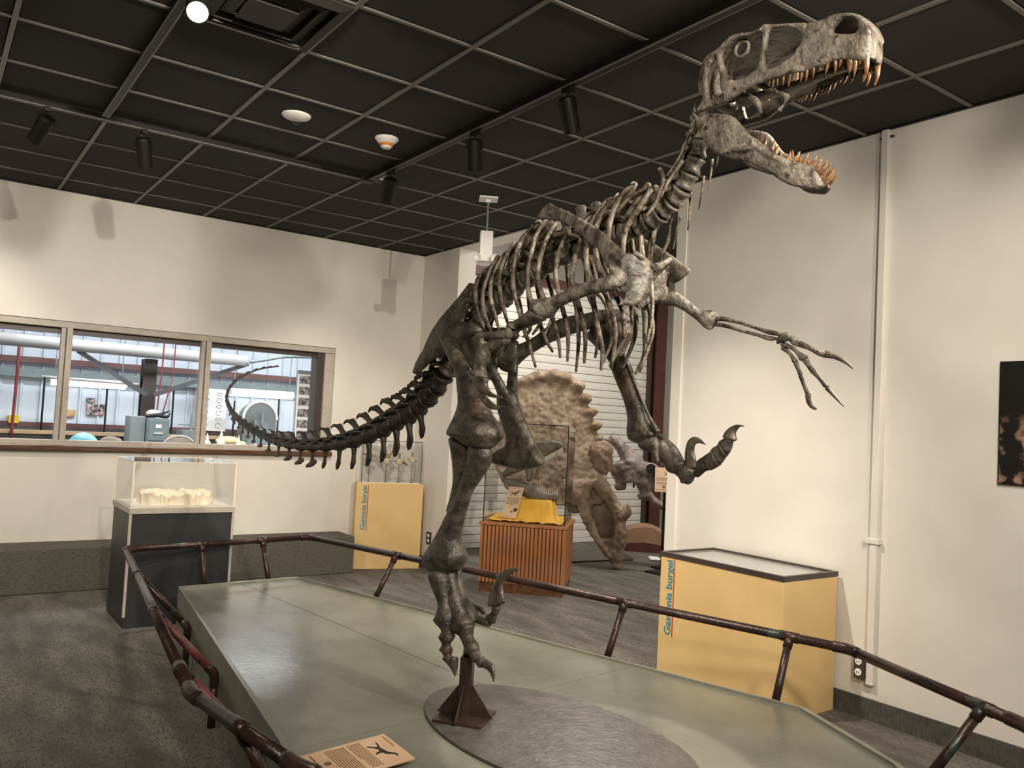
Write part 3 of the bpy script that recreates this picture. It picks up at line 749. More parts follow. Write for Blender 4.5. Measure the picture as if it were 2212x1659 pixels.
# right yellow case against the right wall
bx0, bx1, by0, by1, bz = 3.955, 4.455, 2.865, 3.80, .80
gr = thing('display_case', 'yellow flat topped case lettered Gastonia burgei against the right wall', 'display case', (4.2, 3.33, 0))
MB().box(bx0, bx1, by0, by1, 0, bz-.028).build('body', M['yellow'], gr, bev=.004)
MB().box(bx0-.004, bx0+.02, by0-.004, by1+.004, bz-.028, bz).box(bx1-.02, bx1+.004, by0-.004, by1+.004, bz-.028, bz).box(bx0+.02, bx1-.02, by0-.004, by0+.02, bz-.028, bz).box(bx0+.02, bx1-.02, by1-.02, by1+.004, bz-.028, bz).build('top_frame', M['bronze'], gr)
MB().box(bx0+.02, bx1-.02, by0+.02, by1-.02, bz-.012, bz-.006).build('glass_top', M['glass'], gr)
MB().box(bx0+.02, bx1-.02, by0+.02, by1-.02, bz-.028, bz-.022).build('lining', mat('grey_lining', (.62, .63, .62), rough=.35), gr)  # pale tone stands in for the wall reflected in the glass top
t_, wd = text('lettering', 'Gastonia burgei', .094, V3(bx0-.001, by1-.105, .285), V3(0, 0, 1), V3(0, 1, 0), M['blue'], gr, .002, .47)
MB().box(bx0-.002, bx0, by1-.124, by1-.116, .28, .285+wd+.01).build('underline', M['red'], gr)
# ================================================================ the dinosaur skeleton
Z3 = V3(0, 0, 1)
ZM = {'h': (1400, 0, 3.949), 'r': (1000, 380, 3.95), 'p': (860, 600, 4.148), 't': (460, 760, 4.096), 'k': (880, 900, 4.367), 'f': (880, 1180, 3.95),
      'l': (1240, 680, 4.367), 'a': (1380, 560, 4.254), 'm': (1060, 680, 5.267), 'n': (1300, 300, 5.185), 'i': (0, 0, 1)}
def SG(px, py, s=0.0):
    """point on the animal's own midplane, s metres towards its right side"""
    return PL(px, py, M0+ND*s, ND)
def SZ(z, x, y, s=0.0):
    ox, oy, k = ZM[z]
    return SG(ox+x/k, oy+y/k, s)
def stat(z, rows, s=0.0, t=.9, tabs=None):
    """rows (ax, ay, bx, by): the two edges of a bone at each station. s: side offset, one number, one per row, or pairs"""
    C, A, B = [], [], []
    for i, r in enumerate(rows):
        si = s if np.isscalar(s) else (s[0]+(s[1]-s[0])*i/(len(rows)-1) if (len(s) == 2 and np.isscalar(s[0]) and len(rows) != 2) else s[i])
        sa, sb = (si, si) if np.isscalar(si) else si
        a, b = SZ(z, r[0], r[1], sa), SZ(z, r[2], r[3], sb)
        C.append((a+b)/2); A.append((a-b)/2)
        h = np.linalg.norm(a-b)/2
        k = tabs if tabs else h*(r[4] if len(r) > 4 else t)
        nn = ND-A[-1]*((ND @ A[-1])/(A[-1] @ A[-1]+1e-12))
        B.append(unit(nn)*k)
    return C, A, B
sk = thing('dinosaur_skeleton', 'mounted skeleton of a large clawed dinosaur with jaws open and one leg raised', 'skeleton', M0+V3(0, 0, .65))
def bone(name, z, rows, s=0.0, t=.9, tabs=None, m=None, n=14, sub=4, parent=None, vox=0, mir=False, extra=None):
    mb = MB().sweep(*stat(z, rows, s, t, tabs), n=n, sub=sub)
    if extra: extra(mb)
    o = mb.build(name, M[m or 'bone'], parent or sk, smooth=True, vox=vox, disp=.004 if vox else 0)
    if mir:
        mb.mirrored(M0, ND).build(name, M[m or 'bone'], parent or sk, smooth=True, vox=vox, disp=.004 if vox else 0)
    return o
def lerp(x, tab):
    return float(np.interp(x, [a for a, _ in tab], [b for _, b in tab]))

# ---------------- skull
HS = [(380, .10), (650, .108), (950, .098), (1250, .078), (1600, .055), (1800, .045), (1920, .03)]
def hs(rows): return [lerp((r[0]+r[2])/2, HS) for r in rows]
near = MB()
def bar(rows, tabs=.011, s=None): near.sweep(*stat('h', rows, s or hs(rows), tabs=tabs), n=12, sub=4)
bar([(532, 470, 575, 492), (484, 590, 524, 612), (466, 670, 516, 690), (478, 760, 524, 795), (462, 850, 545, 866), (425, 935, 535, 905)])
bar([(598, 425, 660, 390), (588, 500, 640, 478), (606, 590, 652, 560), (613, 690, 695, 650), (620, 775, 745, 692)])
bar([(425, 915, 435, 962), (525, 872, 585, 912), (630, 795, 695, 866), (740, 692, 785, 806), (840, 650, 875, 750), (930, 595, 935, 722), (1060, 583, 1100, 668), (1170, 522, 1230, 632), (1260, 448, 1330, 618)], .012)
bar([(1320, 195, 1330, 612), (1400, 185, 1410, 590), (1490, 160, 1500, 562), (1565, 150, 1570, 530)], .012)
bar([(1560, 275, 1560, 530), (1650, 286, 1640, 515), (1750, 284, 1745, 522), (1830, 262, 1835, 525), (1888, 262, 1888, 500)], .014)
bar([(1540, 140, 1575, 265), (1610, 122, 1632, 188), (1690, 114, 1695, 154), (1770, 118, 1762, 162), (1830, 140, 1785, 190), (1880, 200, 1790, 235), (1912, 280, 1775, 275)], .014)
bar([(985, 208, 1000, 268), (1100, 208, 1100, 246), (1240, 198, 1240, 242), (1340, 190, 1345, 290)], .012)
bar([(1228, 236, 1245, 246), (1310, 262, 1295, 280), (1345, 330, 1320, 345), (1300, 440, 1250, 450)], .010)
bar([(970, 225, 1052, 240), (980, 320, 1028, 312), (972, 400, 1016, 402), (955, 500, 1002, 512), (925, 592, 1015, 602)])
bar([(992, 228, 985, 272), (930, 262, 925, 300), (860, 282, 860, 320), (765, 294, 775, 332), (690, 325, 712, 365), (636, 386, 668, 408)], .016)
bar([(640, 384, 664, 412), (585, 432, 612, 470), (535, 472, 572, 498)], .016)
far = near.mirrored(M0, ND)
skm = MB().merge(near).merge(far)
def cross(pts, k=1.0, th=.008, lim=None):
    C, A, B = [], [], []
    P = [SZ('h', x, y, lerp(x, HS)) for x, y in pts]
    for i, (x, y) in enumerate(pts):
        s = lerp(x, HS)
        C.append(P[i]-ND*s); A.append(ND*s*k)
        t = P[min(i+1, len(P)-1)]-P[max(i-1, 0)]
        B.append(unit(np.cross(t, ND))*th)
    skm.sweep(C, A, B, n=14, sub=3)
cross([(545, 490), (640, 402), (720, 335), (860, 302), (985, 245), (1100, 228), (1240, 216), (1400, 200), (1560, 150), (1700, 130), (1800, 145), (1868, 205), (1898, 275), (1885, 350), (1880, 480)], .95)
cross([(640, 800), (800, 745), (1000, 690), (1200, 640), (1400, 580), (1600, 530), (1800, 500)], .30, .012)
cross([(500, 560), (495, 700), (505, 830)], .55, .03)
skm.sweep([SZ('h', 600, 500), SZ('h', 570, 640), SZ('h', 560, 780), SZ('h', 620, 850)], [FD*.05, FD*.055, FD*.05, FD*.03], [ND*.045, ND*.05, ND*.045, ND*.03], n=14)
for sgn in (1, -1):
    skm.tube([SZ('h', 700, 800, .06*sgn), SZ('h', 820, 820, .05*sgn), SZ('h', 930, 870, .055*sgn), SZ('h', 960, 960, .05*sgn)], [.014, .012, .012, .008])
    skm.tube([SZ('h', 950, 720, .05*sgn), SZ('h', 1080, 780, .045*sgn), SZ('h', 1190, 830, .03*sgn), SZ('h', 1120, 940, .03*sgn)], [.012, .010, .012, .010])
    skm.tube([SZ('h', 520, 840, .07*sgn), SZ('h', 650, 860, .055*sgn), SZ('h', 780, 830, .05*sgn)], [.016, .013, .010])
skull = skm.build('skull', M['skullbone'], sk, smooth=True, vox=.0042, disp=.003)
c0 = SZ('h', 803, 420, .088); rg = []
for k in range(13):
    a = 2*math.pi*k/12
    rg.append(c0+(FD*math.cos(a)+Z3*math.sin(a))*.025)
MB().tube(rg, .0065, n=8, sub=2, ref=ND, flat=.9, rnd=0).build('eye_ring', M['skullbone'], skull, smooth=True)
def tooth(parent, bx_, by_, tx_, ty_, w, s, lower=False):
    b = SZ('h', bx_, by_, s); t = SZ('h', tx_, ty_, s-.004)
    d = t-b; L = np.linalg.norm(d); side = unit(np.cross(d, ND))
    if side @ FD > 0: side = -side            # curved towards the throat
    hw = w/3.949*1.62e-3/2
    b0 = b-d*.25
    C = [b0, b+d*.05, b+d*.45-side*.06*L, b+d*.8-side*.05*L, t]
    A = [unit(FD)*hw*.9, FD*hw, FD*hw*.8, FD*hw*.42, FD*hw*.08]
    B = [ND*hw*.7, ND*hw*.7, ND*hw*.6, ND*hw*.3, ND*hw*.06]
    for k in range(5):
        dd = unit(d); A[k] = unit(np.cross(ND, dd))*np.linalg.norm(A[k])
    mb = MB().sweep(C, A, B, n=8, sub=2, rnd=.3, p=1)
    mb.build('tooth', M['tooth'], parent, smooth=True)
    mb.mirrored(M0, ND).build('tooth', M['tooth'], parent, smooth=True)
UT = [(1035, 705, 1025, 740, 16), (1070, 695, 1060, 750, 17), (1105, 685, 1098, 735, 17), (1155, 672, 1145, 735, 20), (1210, 655, 1190, 745, 26), (1268, 640, 1258, 700, 22), (1312, 625, 1295, 702, 24), (1355, 615, 1340, 702, 24), (1412, 595, 1400, 668, 24), (1467, 580, 1465, 612, 18), (1530, 550, 1510, 632, 28), (1598, 520, 1588, 628, 30), (1642, 525, 1625, 580, 26), (1720, 515, 1712, 628, 52), (1768, 515, 1748, 668, 38), (1805, 515, 1795, 565, 32), (1862, 500, 1842, 680, 50)]
for r in UT: tooth(skull, *r, lerp(r[0], HS)-.002)

# ---------------- lower jaw
JS = [(385, .10), (700, .104), (1000, .082), (1250, .05), (1450, .026), (1515, .015)]
JR = [(383, 945, 402, 990), (440, 1003, 428, 1085), (510, 970, 478, 1208), (620, 963, 562, 1302), (720, 985, 682, 1347), (800, 1060, 772, 1374), (880, 1160, 862, 1392), (960, 1207, 932, 1422), (1050, 1287, 1022, 1472), (1150, 1337, 1130, 1542), (1230, 1370, 1220, 1587), (1330, 1390, 1320, 1607), (1410, 1420, 1400, 1624), (1455, 1490, 1442, 1624), (1505, 1560, 1485, 1604)]
jn = MB().sweep(*stat('h', JR, [lerp(r[0], JS) for r in JR], tabs=.013), n=16, sub=4, p=.7)
jn.sweep(*stat('h', [(640, 1270, 600, 1322), (740, 1240, 720, 1300), (860, 1230, 850, 1290), (890, 1150, 905, 1230)], .112, tabs=.006), n=8)
jn.sweep(*stat('h', [(920, 1230, 900, 1270), (1050, 1310, 1030, 1350), (1180, 1380, 1160, 1420), (1300, 1410, 1290, 1450)], [.096, .085, .068, .052], tabs=.006), n=8)
jm = MB().merge(jn).merge(jn.mirrored(M0, ND))
jaw = jm.build('lower_jaw', M['skullbone'], sk, smooth=True, vox=.0045, disp=.003)
q = SZ('h', 495, 1090, .1165)
MB().lathe(q, ND, [(-.004, .0065), (.0035, .0065)], 12).build('foramen_shade', M['ink'], jaw)  # dark plug, the shade of the hole put into its colour
LT = [(1000, 1228, 1008, 1172, 22), (1062, 1266, 1078, 1195, 26), (1095, 1300, 1112, 1232, 26), (1130, 1328, 1135, 1292, 18), (1190, 1352, 1218, 1285, 30), (1245, 1370, 1298, 1288, 32), (1320, 1395, 1368, 1298, 34), (1380, 1416, 1442, 1320, 32), (1420, 1440, 1492, 1355, 30), (1450, 1474, 1532, 1388, 32), (1472, 1512, 1537, 1425, 26), (1492, 1552, 1583, 1455, 32)]
for r in LT: tooth(jaw, *r, lerp(r[0], JS)-.001, True)

# ---------------- backbone
def vertebra(name, c, T, U, L, r, spine=.0, stilt=0.0, slen=.0, tp=.0, tpu=.2, zyg=True, m='bone', swide=None, foot=0, knob=True):
    Nn = np.cross(T, U); mb = MB()
    mb.sweep([c-T*L*.47, c-T*L*.40, c-T*L*.2, c, c+T*L*.2, c+T*L*.40, c+T*L*.47], [U*r*k for k in (.9, 1.02, .86, .74, .86, 1.02, .9)], [Nn*r*k for k in (.9, 1.02, .82, .70, .82, 1.02, .9)], n=12, sub=1, rnd=.12)
    top = c+U*r*.8
    if spine:
        sl = slen or L*.34
        e = c+U*(r+spine)-T*stilt*spine
        mb.sweep([c+U*r*.5, top+U*r*.3, top+(e-top)*.45, top+(e-top)*.8, e], [T*L*.33, T*L*.36, T*sl*.8, T*sl, T*sl*1.05], [Nn*r*.62, Nn*r*.5, Nn*r*.16, Nn*r*.15, Nn*r*(.34 if knob else .2)], n=10, sub=2)
        if foot:
            mb.sweep([e-U*spine*.15, e-T*L*foot*.6+U*spine*.02, e-T*L*foot-U*spine*.10], [U*spine*.14, U*spine*.12, U*spine*.05], [Nn*r*.2, Nn*r*.18, Nn*r*.1], n=8, sub=2)
    if tp:
        for s in (1, -1):
            a = c+U*r*.75+Nn*s*r*.4; b = a+Nn*s*tp+U*tp*tpu-T*tp*.25
            mb.sweep([a, (a+b)/2, b], [T*L*.26, T*L*.2, T*L*.22], [U*r*.28, U*r*.2, U*r*.22], n=8, sub=2)
    if zyg:
        for s in (1, -1):
            a = c+U*r*1.05+Nn*s*r*.45
            mb.tube([a, a+T*L*.4+U*r*.25+Nn*s*r*.1, a+T*L*.72+U*r*.35], [r*.26, r*.24, r*.16], n=8, sub=2)
            mb.tube([a, a-T*L*.45+U*r*.2, a-T*L*.6+U*r*.2], [r*.24, r*.22, r*.15], n=8, sub=2)
    return mb.build(name, M[m], sk, smooth=True)
def resample(P, lens):
    """walk along P (dense) and return centres for consecutive segment lengths"""
    P = np.array(P); d = np.r_[0, np.cumsum(np.linalg.norm(np.diff(P, axis=0), axis=1))]
    out = []; a = 0
    for L in lens:
        m_ = a+L/2
        if m_ > d[-1]: break
        f = lambda q: np.array([np.interp(q, d, P[:, k]) for k in range(3)])
        c = f(m_); t = unit(f(max(0, m_-L*.7))-f(min(d[-1], m_+L*.7)))
        out.append((c, t, L)); a += L
    return out, d[-1]
def dense(K, sub=12):
    K = np.array(K); E = np.vstack([2*K[0]-K[1], K, 2*K[-1]-K[-2]]); o = []
    for i in range(1, len(E)-2):
        for k in range(sub):
            t = k/sub
            o.append(.5*((2*E[i])+(-E[i-1]+E[i+1])*t+(2*E[i-1]-5*E[i]+4*E[i+1]-E[i+2])*t*t+(-E[i-1]+3*E[i]-3*E[i+1]+E[i+2])*t**3))
    return np.array(o+[K[-1]])
NECK = [(1524, 232), (1520, 265), (1514, 297), (1508, 329), (1498, 358), (1484, 387), (1468, 416), (1443, 443), (1412, 470), (1377, 490)]
BACK = [(1377, 490), (1340, 505), (1300, 520), (1262, 532), (1228, 545), (1190, 567), (1155, 590), (1120, 615), (1088, 645), (1055, 672), (1022, 705)]
def dorsal(T):
    u = np.cross(ND, T); u = unit(u)
    return u if (u @ (Z3*.6-FD*.8)) > 0 else -u
nk = dense([SG(*p) for p in NECK]); ln = np.linalg.norm(np.diff(nk, axis=0), axis=1).sum()
segs, _ = resample(nk, [ln/9.02]*9)
for k, (c, t, L) in enumerate(segs):
    vertebra('neck_vertebra', c, t, dorsal(t), L*.97, .027+.0022*k, spine=.028+.005*k, slen=.012, tp=.035, tpu=-.2, m='bone', stilt=.1)
bk = dense([SG(*p) for p in BACK]); lb = np.linalg.norm(np.diff(bk, axis=0), axis=1).sum()
DOR, _ = resample(bk, [lb/13.02]*13)
for k, (c, t, L) in enumerate(DOR):
    vertebra('back_vertebra', c, t, dorsal(t), L*.97, .042, spine=.10+.03*math.sin(k/12*3.1), slen=L*.34, tp=.075, tpu=.35, m='bone', stilt=.1)
SAC = dense([SG(1022, 705), SG(1003, 738), SG(984, 772), SG(966, 805)])
sl_ = np.linalg.norm(np.diff(SAC, axis=0), axis=1).sum()
for c, t, L in resample(SAC, [sl_/5.02]*5)[0]:
    vertebra('sacral_vertebra', c, t, dorsal(t), L*1.02, .045, spine=.09, slen=L*.5, tp=.06, tpu=.1, m='legbone', zyg=False)
TAIL = [(2040, 195, 0), (1980, 290, 0), (1920, 375, 0), (1850, 450, 0), (1780, 520, 0), (1700, 572, 0), (1600, 628, 0), (1480, 695, 0), (1330, 760, 0), (1200, 800, 0), (1060, 826, 0), (940, 836, 0), (820, 838, -.005), (680, 822, -.01), (570, 798, -.02), (460, 755, -.035), (360, 704, -.06), (270, 640, -.09), (195, 570, -.13), (145, 495, -.18), (122, 420, -.23), (132, 350, -.28), (170, 290, -.34), (240, 230, -.42), (330, 182, -.5), (430, 150, -.57), (520, 135, -.62), (590, 128, -.66)]
tl = dense([SZ('t', x, y, s) for x, y, s in TAIL], 8)
tt = np.linalg.norm(np.diff(tl, axis=0), axis=1).sum()
raw = np.array([float(np.interp(k, [0, 3, 7, 14, 20, 34], [.8, .95, 1.5, 1.6, 1.15, .55])) for k in range(35)]); raw *= tt*.999/raw.sum()
cum = 0
for k, (c, t, L) in enumerate(resample(tl, list(raw))[0]):
    u = cum/tt; cum += L
    r = float(np.interp(u, [0, .12, .3, .5, .7, .85, 1], [.054, .047, .031, .0225, .0165, .0115, .005]))
    U = unit(Z3-t*(Z3 @ t)); h = float(np.interp(u, [0, .1, .3, .5, .65, .8, 1], [.095, .095, .062, .030, .017, .010, .004]))
    vertebra('tail_vertebra', c, t, U, L*1.0, r, spine=h, stilt=1.15, slen=L*.24, tp=.045*(1-u*1.6) if u < .45 else 0, tpu=.1, m='tailbone', zyg=u < .8, foot=.5 if u < .5 else (.3 if u < .9 else 0), knob=False)
    if k > 1 and u < .74:
        Nn = np.cross(t, U); b = c-t*L*.48-U*r*.9
        hl = float(np.interp(u, [0, .08, .2, .4, .6, .74], [.08, .125, .105, .066, .05, .035]))
        mb = MB()
        if u < .27:
            mb.sweep([b, b-U*hl*.4-t*hl*.08, b-U*hl*.75-t*hl*.2, b-U*hl-t*hl*.34], [t*hl*.15, t*hl*.15, t*hl*.24, t*hl*.12], [Nn*r*.4, Nn*r*.22, Nn*r*.2, Nn*r*.14], n=10, sub=3)
        else:
            mb.sweep([b-U*.004, b-U*hl*.4, b-U*hl*.75], [t*hl*.22, t*hl*.22, t*hl*.45], [Nn*r*.3, Nn*r*.2, Nn*r*.18], n=10, sub=3)
            mb.sweep([b-U*hl*.7+t*hl*.55, b-U*hl*.8, b-U*hl*1.0-t*hl*.95], [U*hl*.13, U*hl*.24, U*hl*.1], [Nn*r*.16, Nn*r*.18, Nn*r*.1], n=8, sub=3)
        mb.build('chevron', M['tailbone'], sk, smooth=True)

# ---------------- ribs
RIBS = [
 [(230, 790), (130, 880), (108, 1000), (125, 1130), (160, 1240), (188, 1325)],
 [(300, 690), (215, 850), (172, 1010), (180, 1150), (215, 1270), (242, 1335)],
 [(370, 660), (270, 820), (236, 960), (248, 1090), (280, 1210), (308, 1310)],
 [(450, 560), (335, 760), (310, 900), (330, 1040), (355, 1160), (395, 1300)],
 [(660, 390), (520, 520), (450, 680), (428, 860), (440, 1000), (475, 1130), (520, 1300), (570, 1450), (620, 1630)],
 [(730, 370), (630, 500), (585, 660), (548, 860), (570, 1030), (610, 1120), (660, 1270), (710, 1400), (765, 1500)],
 [(790, 410), (705, 560), (655, 720), (640, 870), (665, 980), (720, 1110), (780, 1260), (815, 1400), (830, 1550)],
 [(905, 460), (835, 610), (797, 760), (795, 890), (815, 990), (850, 1130), (890, 1290), (898, 1430), (892, 1580)],
 [(1010, 500), (960, 680), (930, 850), (940, 960), (980, 1080), (1020, 1230), (1045, 1380), (1035, 1595)],
 [(1210, 240), (1090, 400), (1050, 640), (1070, 860), (1110, 1060), (1150, 1290), (1190, 1480), (1178, 1655)],
 [(1330, 165), (1190, 310), (1130, 480), (1140, 700), (1190, 900), (1250, 1100), (1290, 1250), (1300, 1400), (1265, 1640)],
 [(1470, 60), (1335, 190), (1258, 380), (1240, 560), (1270, 800), (1300, 1000), (1360, 1160), (1375, 1390)],
 [(1580, 80), (1560, 190), (1430, 385), (1385, 480), (1365, 640), (1390, 850), (1430, 1070), (1445, 1270)]]
for k, R in enumerate(RIBS):
    c, t, L = DOR[12-k]
    kk = [.72, .76, .8, .86, .95, 1, 1, .98, .9, .8, .66, .54, .42][k]
    n = len(R); pts = [c+dorsal(t)*.035+ND*.025]
    for i, (x, y) in enumerate(R):
        u = (i+.6)/(n-.4)
        s = kk*float(np.interp(u, [0, .12, .3, .55, .8, 1], [.06, .10, .155, .185, .16, .12]))
        pts.append(SZ('r', x, y, s))
    rad = np.interp(np.linspace(0, 1, len(pts)), [0, .12, .4, .8, 1], [.011, .0105, .0098, .0088, .005])
    mb = MB().tube(pts, rad*(1.0 if k < 8 else .9), n=8, sub=4, ref=ND, flat=1.05 if k < 8 else 1.45)
    e = pts[1]; mb.tube([c+dorsal(t)*.055+ND*.065, (e+c+dorsal(t)*.06+ND*.07)/2+ND*.01, e+(pts[2]-e)*.15], [.008, .008, .009], n=6)
    mb.build('rib', M['rib'], sk, smooth=True)
    mb.mirrored(M0, ND).build('rib', M['rib'], sk, smooth=True)
CR = [([(960, 10), (870, 200), (730, 410)], .07, .004), ([(905, 255), (800, 400), (735, 500), (660, 650)], .08, .006), ([(650, 340), (690, 480), (600, 720), (497, 865)], .09, .008),
      ([(975, 530), (992, 700), (965, 1020)], -.05, .006), ([(1145, 420), (1120, 600), (1085, 790)], -.05, .004), ([(1240, 230), (1220, 400), (1190, 570)], -.05, .004), ([(1300, 200), (1285, 310)], -.04, .003),
      ([(800, 790), (760, 950), (738, 1150), (640, 1350)], -.09, .007), ([(590, 1010), (572, 1150), (545, 1380)], -.02, .009), ([(440, 1040), (442, 1150), (436, 1290)], .0, .009), ([(880, 880), (830, 1080), (800, 1230)], -.08, .005),
      ([(1075, -200), (1000, -60), (950, 40)], .06, .003), ([(1055, -180), (985, -60), (900, 90)], .07, .003)]
for P, s, r in CR:
    MB().tube([SZ('n', x, y, s*(.6+.4*i/(len(P)-1))) for i, (x, y) in enumerate(P)], [r*1.2]+[r]*(len(P)-2)+[r*.55], n=7, sub=4, ref=ND).build('neck_rib', M['rib'], sk, smooth=True)

# ---------------- shoulder girdles
sc = MB().sweep(*stat('r', [(745, 222, 618, 372), (800, 255, 722, 380), (920, 310, 850, 397), (1050, 380, 960, 467), (1135, 432, 1062, 562), (1205, 482, 1158, 640), (1295, 562, 1188, 705), (1395, 652, 1230, 795)], (.135, .185), tabs=.011), n=14, sub=4)
cor = [(1385, 648), (1480, 660), (1560, 725), (1588, 830), (1582, 920), (1562, 985), (1548, 1018), (1508, 1068), (1400, 1104), (1286, 1106), (1330, 1065), (1368, 1020), (1350, 985), (1312, 960), (1332, 925), (1345, 900), (1258, 858), (1240, 790), (1295, 700)]
bl_ = MB().merge(sc)
sc.prism([SZ('r', x, y, lerp(x, [(1240, .20), (1400, .14), (1590, .065)])) for x, y in cor], -ND*.032)
sc.tube([SZ('r', 1330, 850, .185), SZ('r', 1300, 900, .2)], [.035, .03])
sc.build('shoulder_blade', M['bone'], sk, smooth=True, vox=.006, disp=.004)
fc_ = bl_.mirrored(M0, ND)
fo = [(1775, 742), (1765, 850), (1738, 960), (1700, 1060), (1630, 1078), (1565, 1112), (1505, 1148), (1476, 1115), (1528, 1010), (1580, 918), (1640, 838), (1715, 768)]
fp = [SZ('r', x, y, lerp(x, [(1470, -.03), (1600, -.07), (1700, -.15), (1775, -.12)])) for x, y in fo]
nf = unit(np.cross(fp[3]-fp[0], fp[8]-fp[0]))
fc_.prism(fp, nf*.03*(1 if nf @ FD < 0 else -1))
fc_.tube([SZ('r', 1690, 1000, -.15), SZ('r', 1660, 1000, -.17)], [.04, .035])
fc_.build('shoulder_blade', M['bone'], sk, smooth=True, vox=.006, disp=.004)
FURC = [(370, 1280, .11), (440, 1325, .09), (540, 1430, .03), (640, 1425, -.03), (710, 1390, -.07), (770, 1350, -.10)]
MB().tube([SZ('n', x, y, s) for x, y, s in FURC], [.010, .012, .015, .015, .012, .010], n=10).build('wishbone', M['bone'], sk, smooth=True)

# ---------------- right arm (near)
bone('upper_arm', 'r', [(1280, 832, 1325, 935), (1230, 858, 1262, 985), (1080, 900, 1110, 1008), (930, 955, 960, 1058), (790, 1025, 832, 1115), (705, 1040, 760, 1185), (615, 1055, 705, 1218), (592, 1088, 655, 1195)], (.21, .27), .75)
bone('forearm_bone', 'r', [(585, 1135, 690, 1225), (500, 1200, 560, 1262), (430, 1240, 470, 1290), (385, 1245, 440, 1310)], (.27, .28), .6)
bone('forearm_bone', 'r', [(640, 1200, 700, 1230), (520, 1245, 560, 1290), (440, 1280, 470, 1330), (400, 1300, 440, 1350)], (.25, .26), .8)
bone('wrist_bone', 'r', [(440, 1238, 420, 1300), (410, 1240, 385, 1320), (390, 1260, 400, 1360)], .275, .7)
bone('hand_bone', 'p', [(1005, 440, 1000, 545), (930, 470, 925, 548), (800, 482, 800, 540), (700, 492, 695, 535)], .285, .6, m='bone')
bone('hand_bone', 'p', [(1000, 520, 985, 590), (900, 545, 890, 640), (815, 570, 830, 655), (760, 600, 810, 700)], (.28, .275), .6)
bone('finger_bone', 'p', [(745, 600, 810, 705), (710, 680, 795, 740), (700, 760, 775, 790), (690, 840, 770, 860)], .275, .7)
bone('finger_bone', 'p', [(620, 850, 780, 845), (650, 890, 790, 900), (690, 940, 800, 930)], .275, .45)
bone('finger_claw', 'p', [(640, 870, 800, 905), (690, 960, 800, 960), (750, 1030, 820, 1005), (840, 1072, 860, 1040), (935, 1078, 932, 1066)], .28, .35, m='claw')
bone('finger_claw', 'p', [(715, 1010, 760, 1020), (740, 1090, 790, 1060), (800, 1160, 840, 1110), (880, 1185, 895, 1145), (965, 1162, 962, 1152)], .265, .4, m='claw')
bone('finger_bone', 'p', [(700, 900, 760, 930), (705, 960, 765, 975), (712, 1010, 765, 1030)], .262, .6)

# ---------------- left arm (far)
SA = -.17
bone('upper_arm', 'a', [(225, 282, 195, 428), (330, 288, 300, 428), (405, 340, 372, 452), (485, 400, 440, 492), (562, 460, 512, 545), (605, 473, 572, 595), (655, 468, 612, 635), (708, 488, 652, 648), (716, 560, 690, 610)], (SA, -.25), .7)
bone('forearm_bone', 'a', [(722, 518, 718, 572), (800, 530, 790, 572), (950, 570, 940, 602), (1100, 620, 1090, 652), (1200, 645, 1190, 692), (1302, 668, 1290, 706)], (-.25, -.27), .9)
bone('forearm_bone', 'a', [(714, 582, 708, 618), (800, 595, 800, 632), (950, 640, 940, 672), (1100, 680, 1090, 712), (1180, 700, 1190, 748), (1262, 715, 1250, 747)], (-.26, -.28), .9)
bone('wrist_bone', 'a', [(1300, 690, 1278, 782), (1340, 668, 1312, 765), (1392, 678, 1362, 755)], -.275, .7)
bone('hand_bone', 'a', [(1372, 680, 1392, 762), (1432, 708, 1422, 792), (1486, 752, 1462, 805)], -.28, .8)
bone('finger_bone', 'a', [(1492, 752, 1475, 808), (1570, 788, 1560, 836), (1660, 834, 1640, 882), (1722, 845, 1690, 902)], -.28, .8)
bone('finger_claw', 'a', [(1722, 838, 1690, 904), (1782, 860, 1760, 912), (1852, 890, 1832, 932), (1932, 952, 1912, 972), (1970, 1000, 1962, 1010)], -.28, .6, m='claw')
bone('hand_bone', 'a', [(1335, 758, 1308, 802), (1420, 800, 1400, 832), (1482, 850, 1452, 882), (1552, 888, 1480, 932)], -.285, .8)
bone('finger_bone', 'a', [(1557, 908, 1503, 938), (1582, 970, 1550, 1000), (1624, 1018, 1588, 1052)], -.285, .8)
bone('finger_bone', 'a', [(1628, 1028, 1598, 1058), (1672, 1080, 1650, 1110), (1744, 1158, 1700, 1178)], -.285, .8)
bone('finger_claw', 'a', [(1752, 1166, 1712, 1198), (1802, 1238, 1780, 1262), (1852, 1300, 1840, 1320), (1888, 1350, 1880, 1356)], -.285, .7, m='claw')
bone('hand_bone', 'a', [(1342, 798, 1308, 832), (1402, 860, 1380, 882), (1458, 928, 1414, 952)], -.29, .8)
bone('finger_bone', 'a', [(1462, 943, 1424, 968), (1482, 1010, 1450, 1020), (1504, 1048, 1464, 1062)], -.29, .8)
bone('finger_bone', 'a', [(1504, 1063, 1468, 1078), (1522, 1120, 1490, 1130), (1564, 1218, 1528, 1232)], -.29, .8)
bone('finger_claw', 'a', [(1584, 1238, 1528, 1242), (1582, 1290, 1540, 1312), (1602, 1340, 1572, 1362), (1638, 1370, 1622, 1388)], -.29, .6, m='claw')

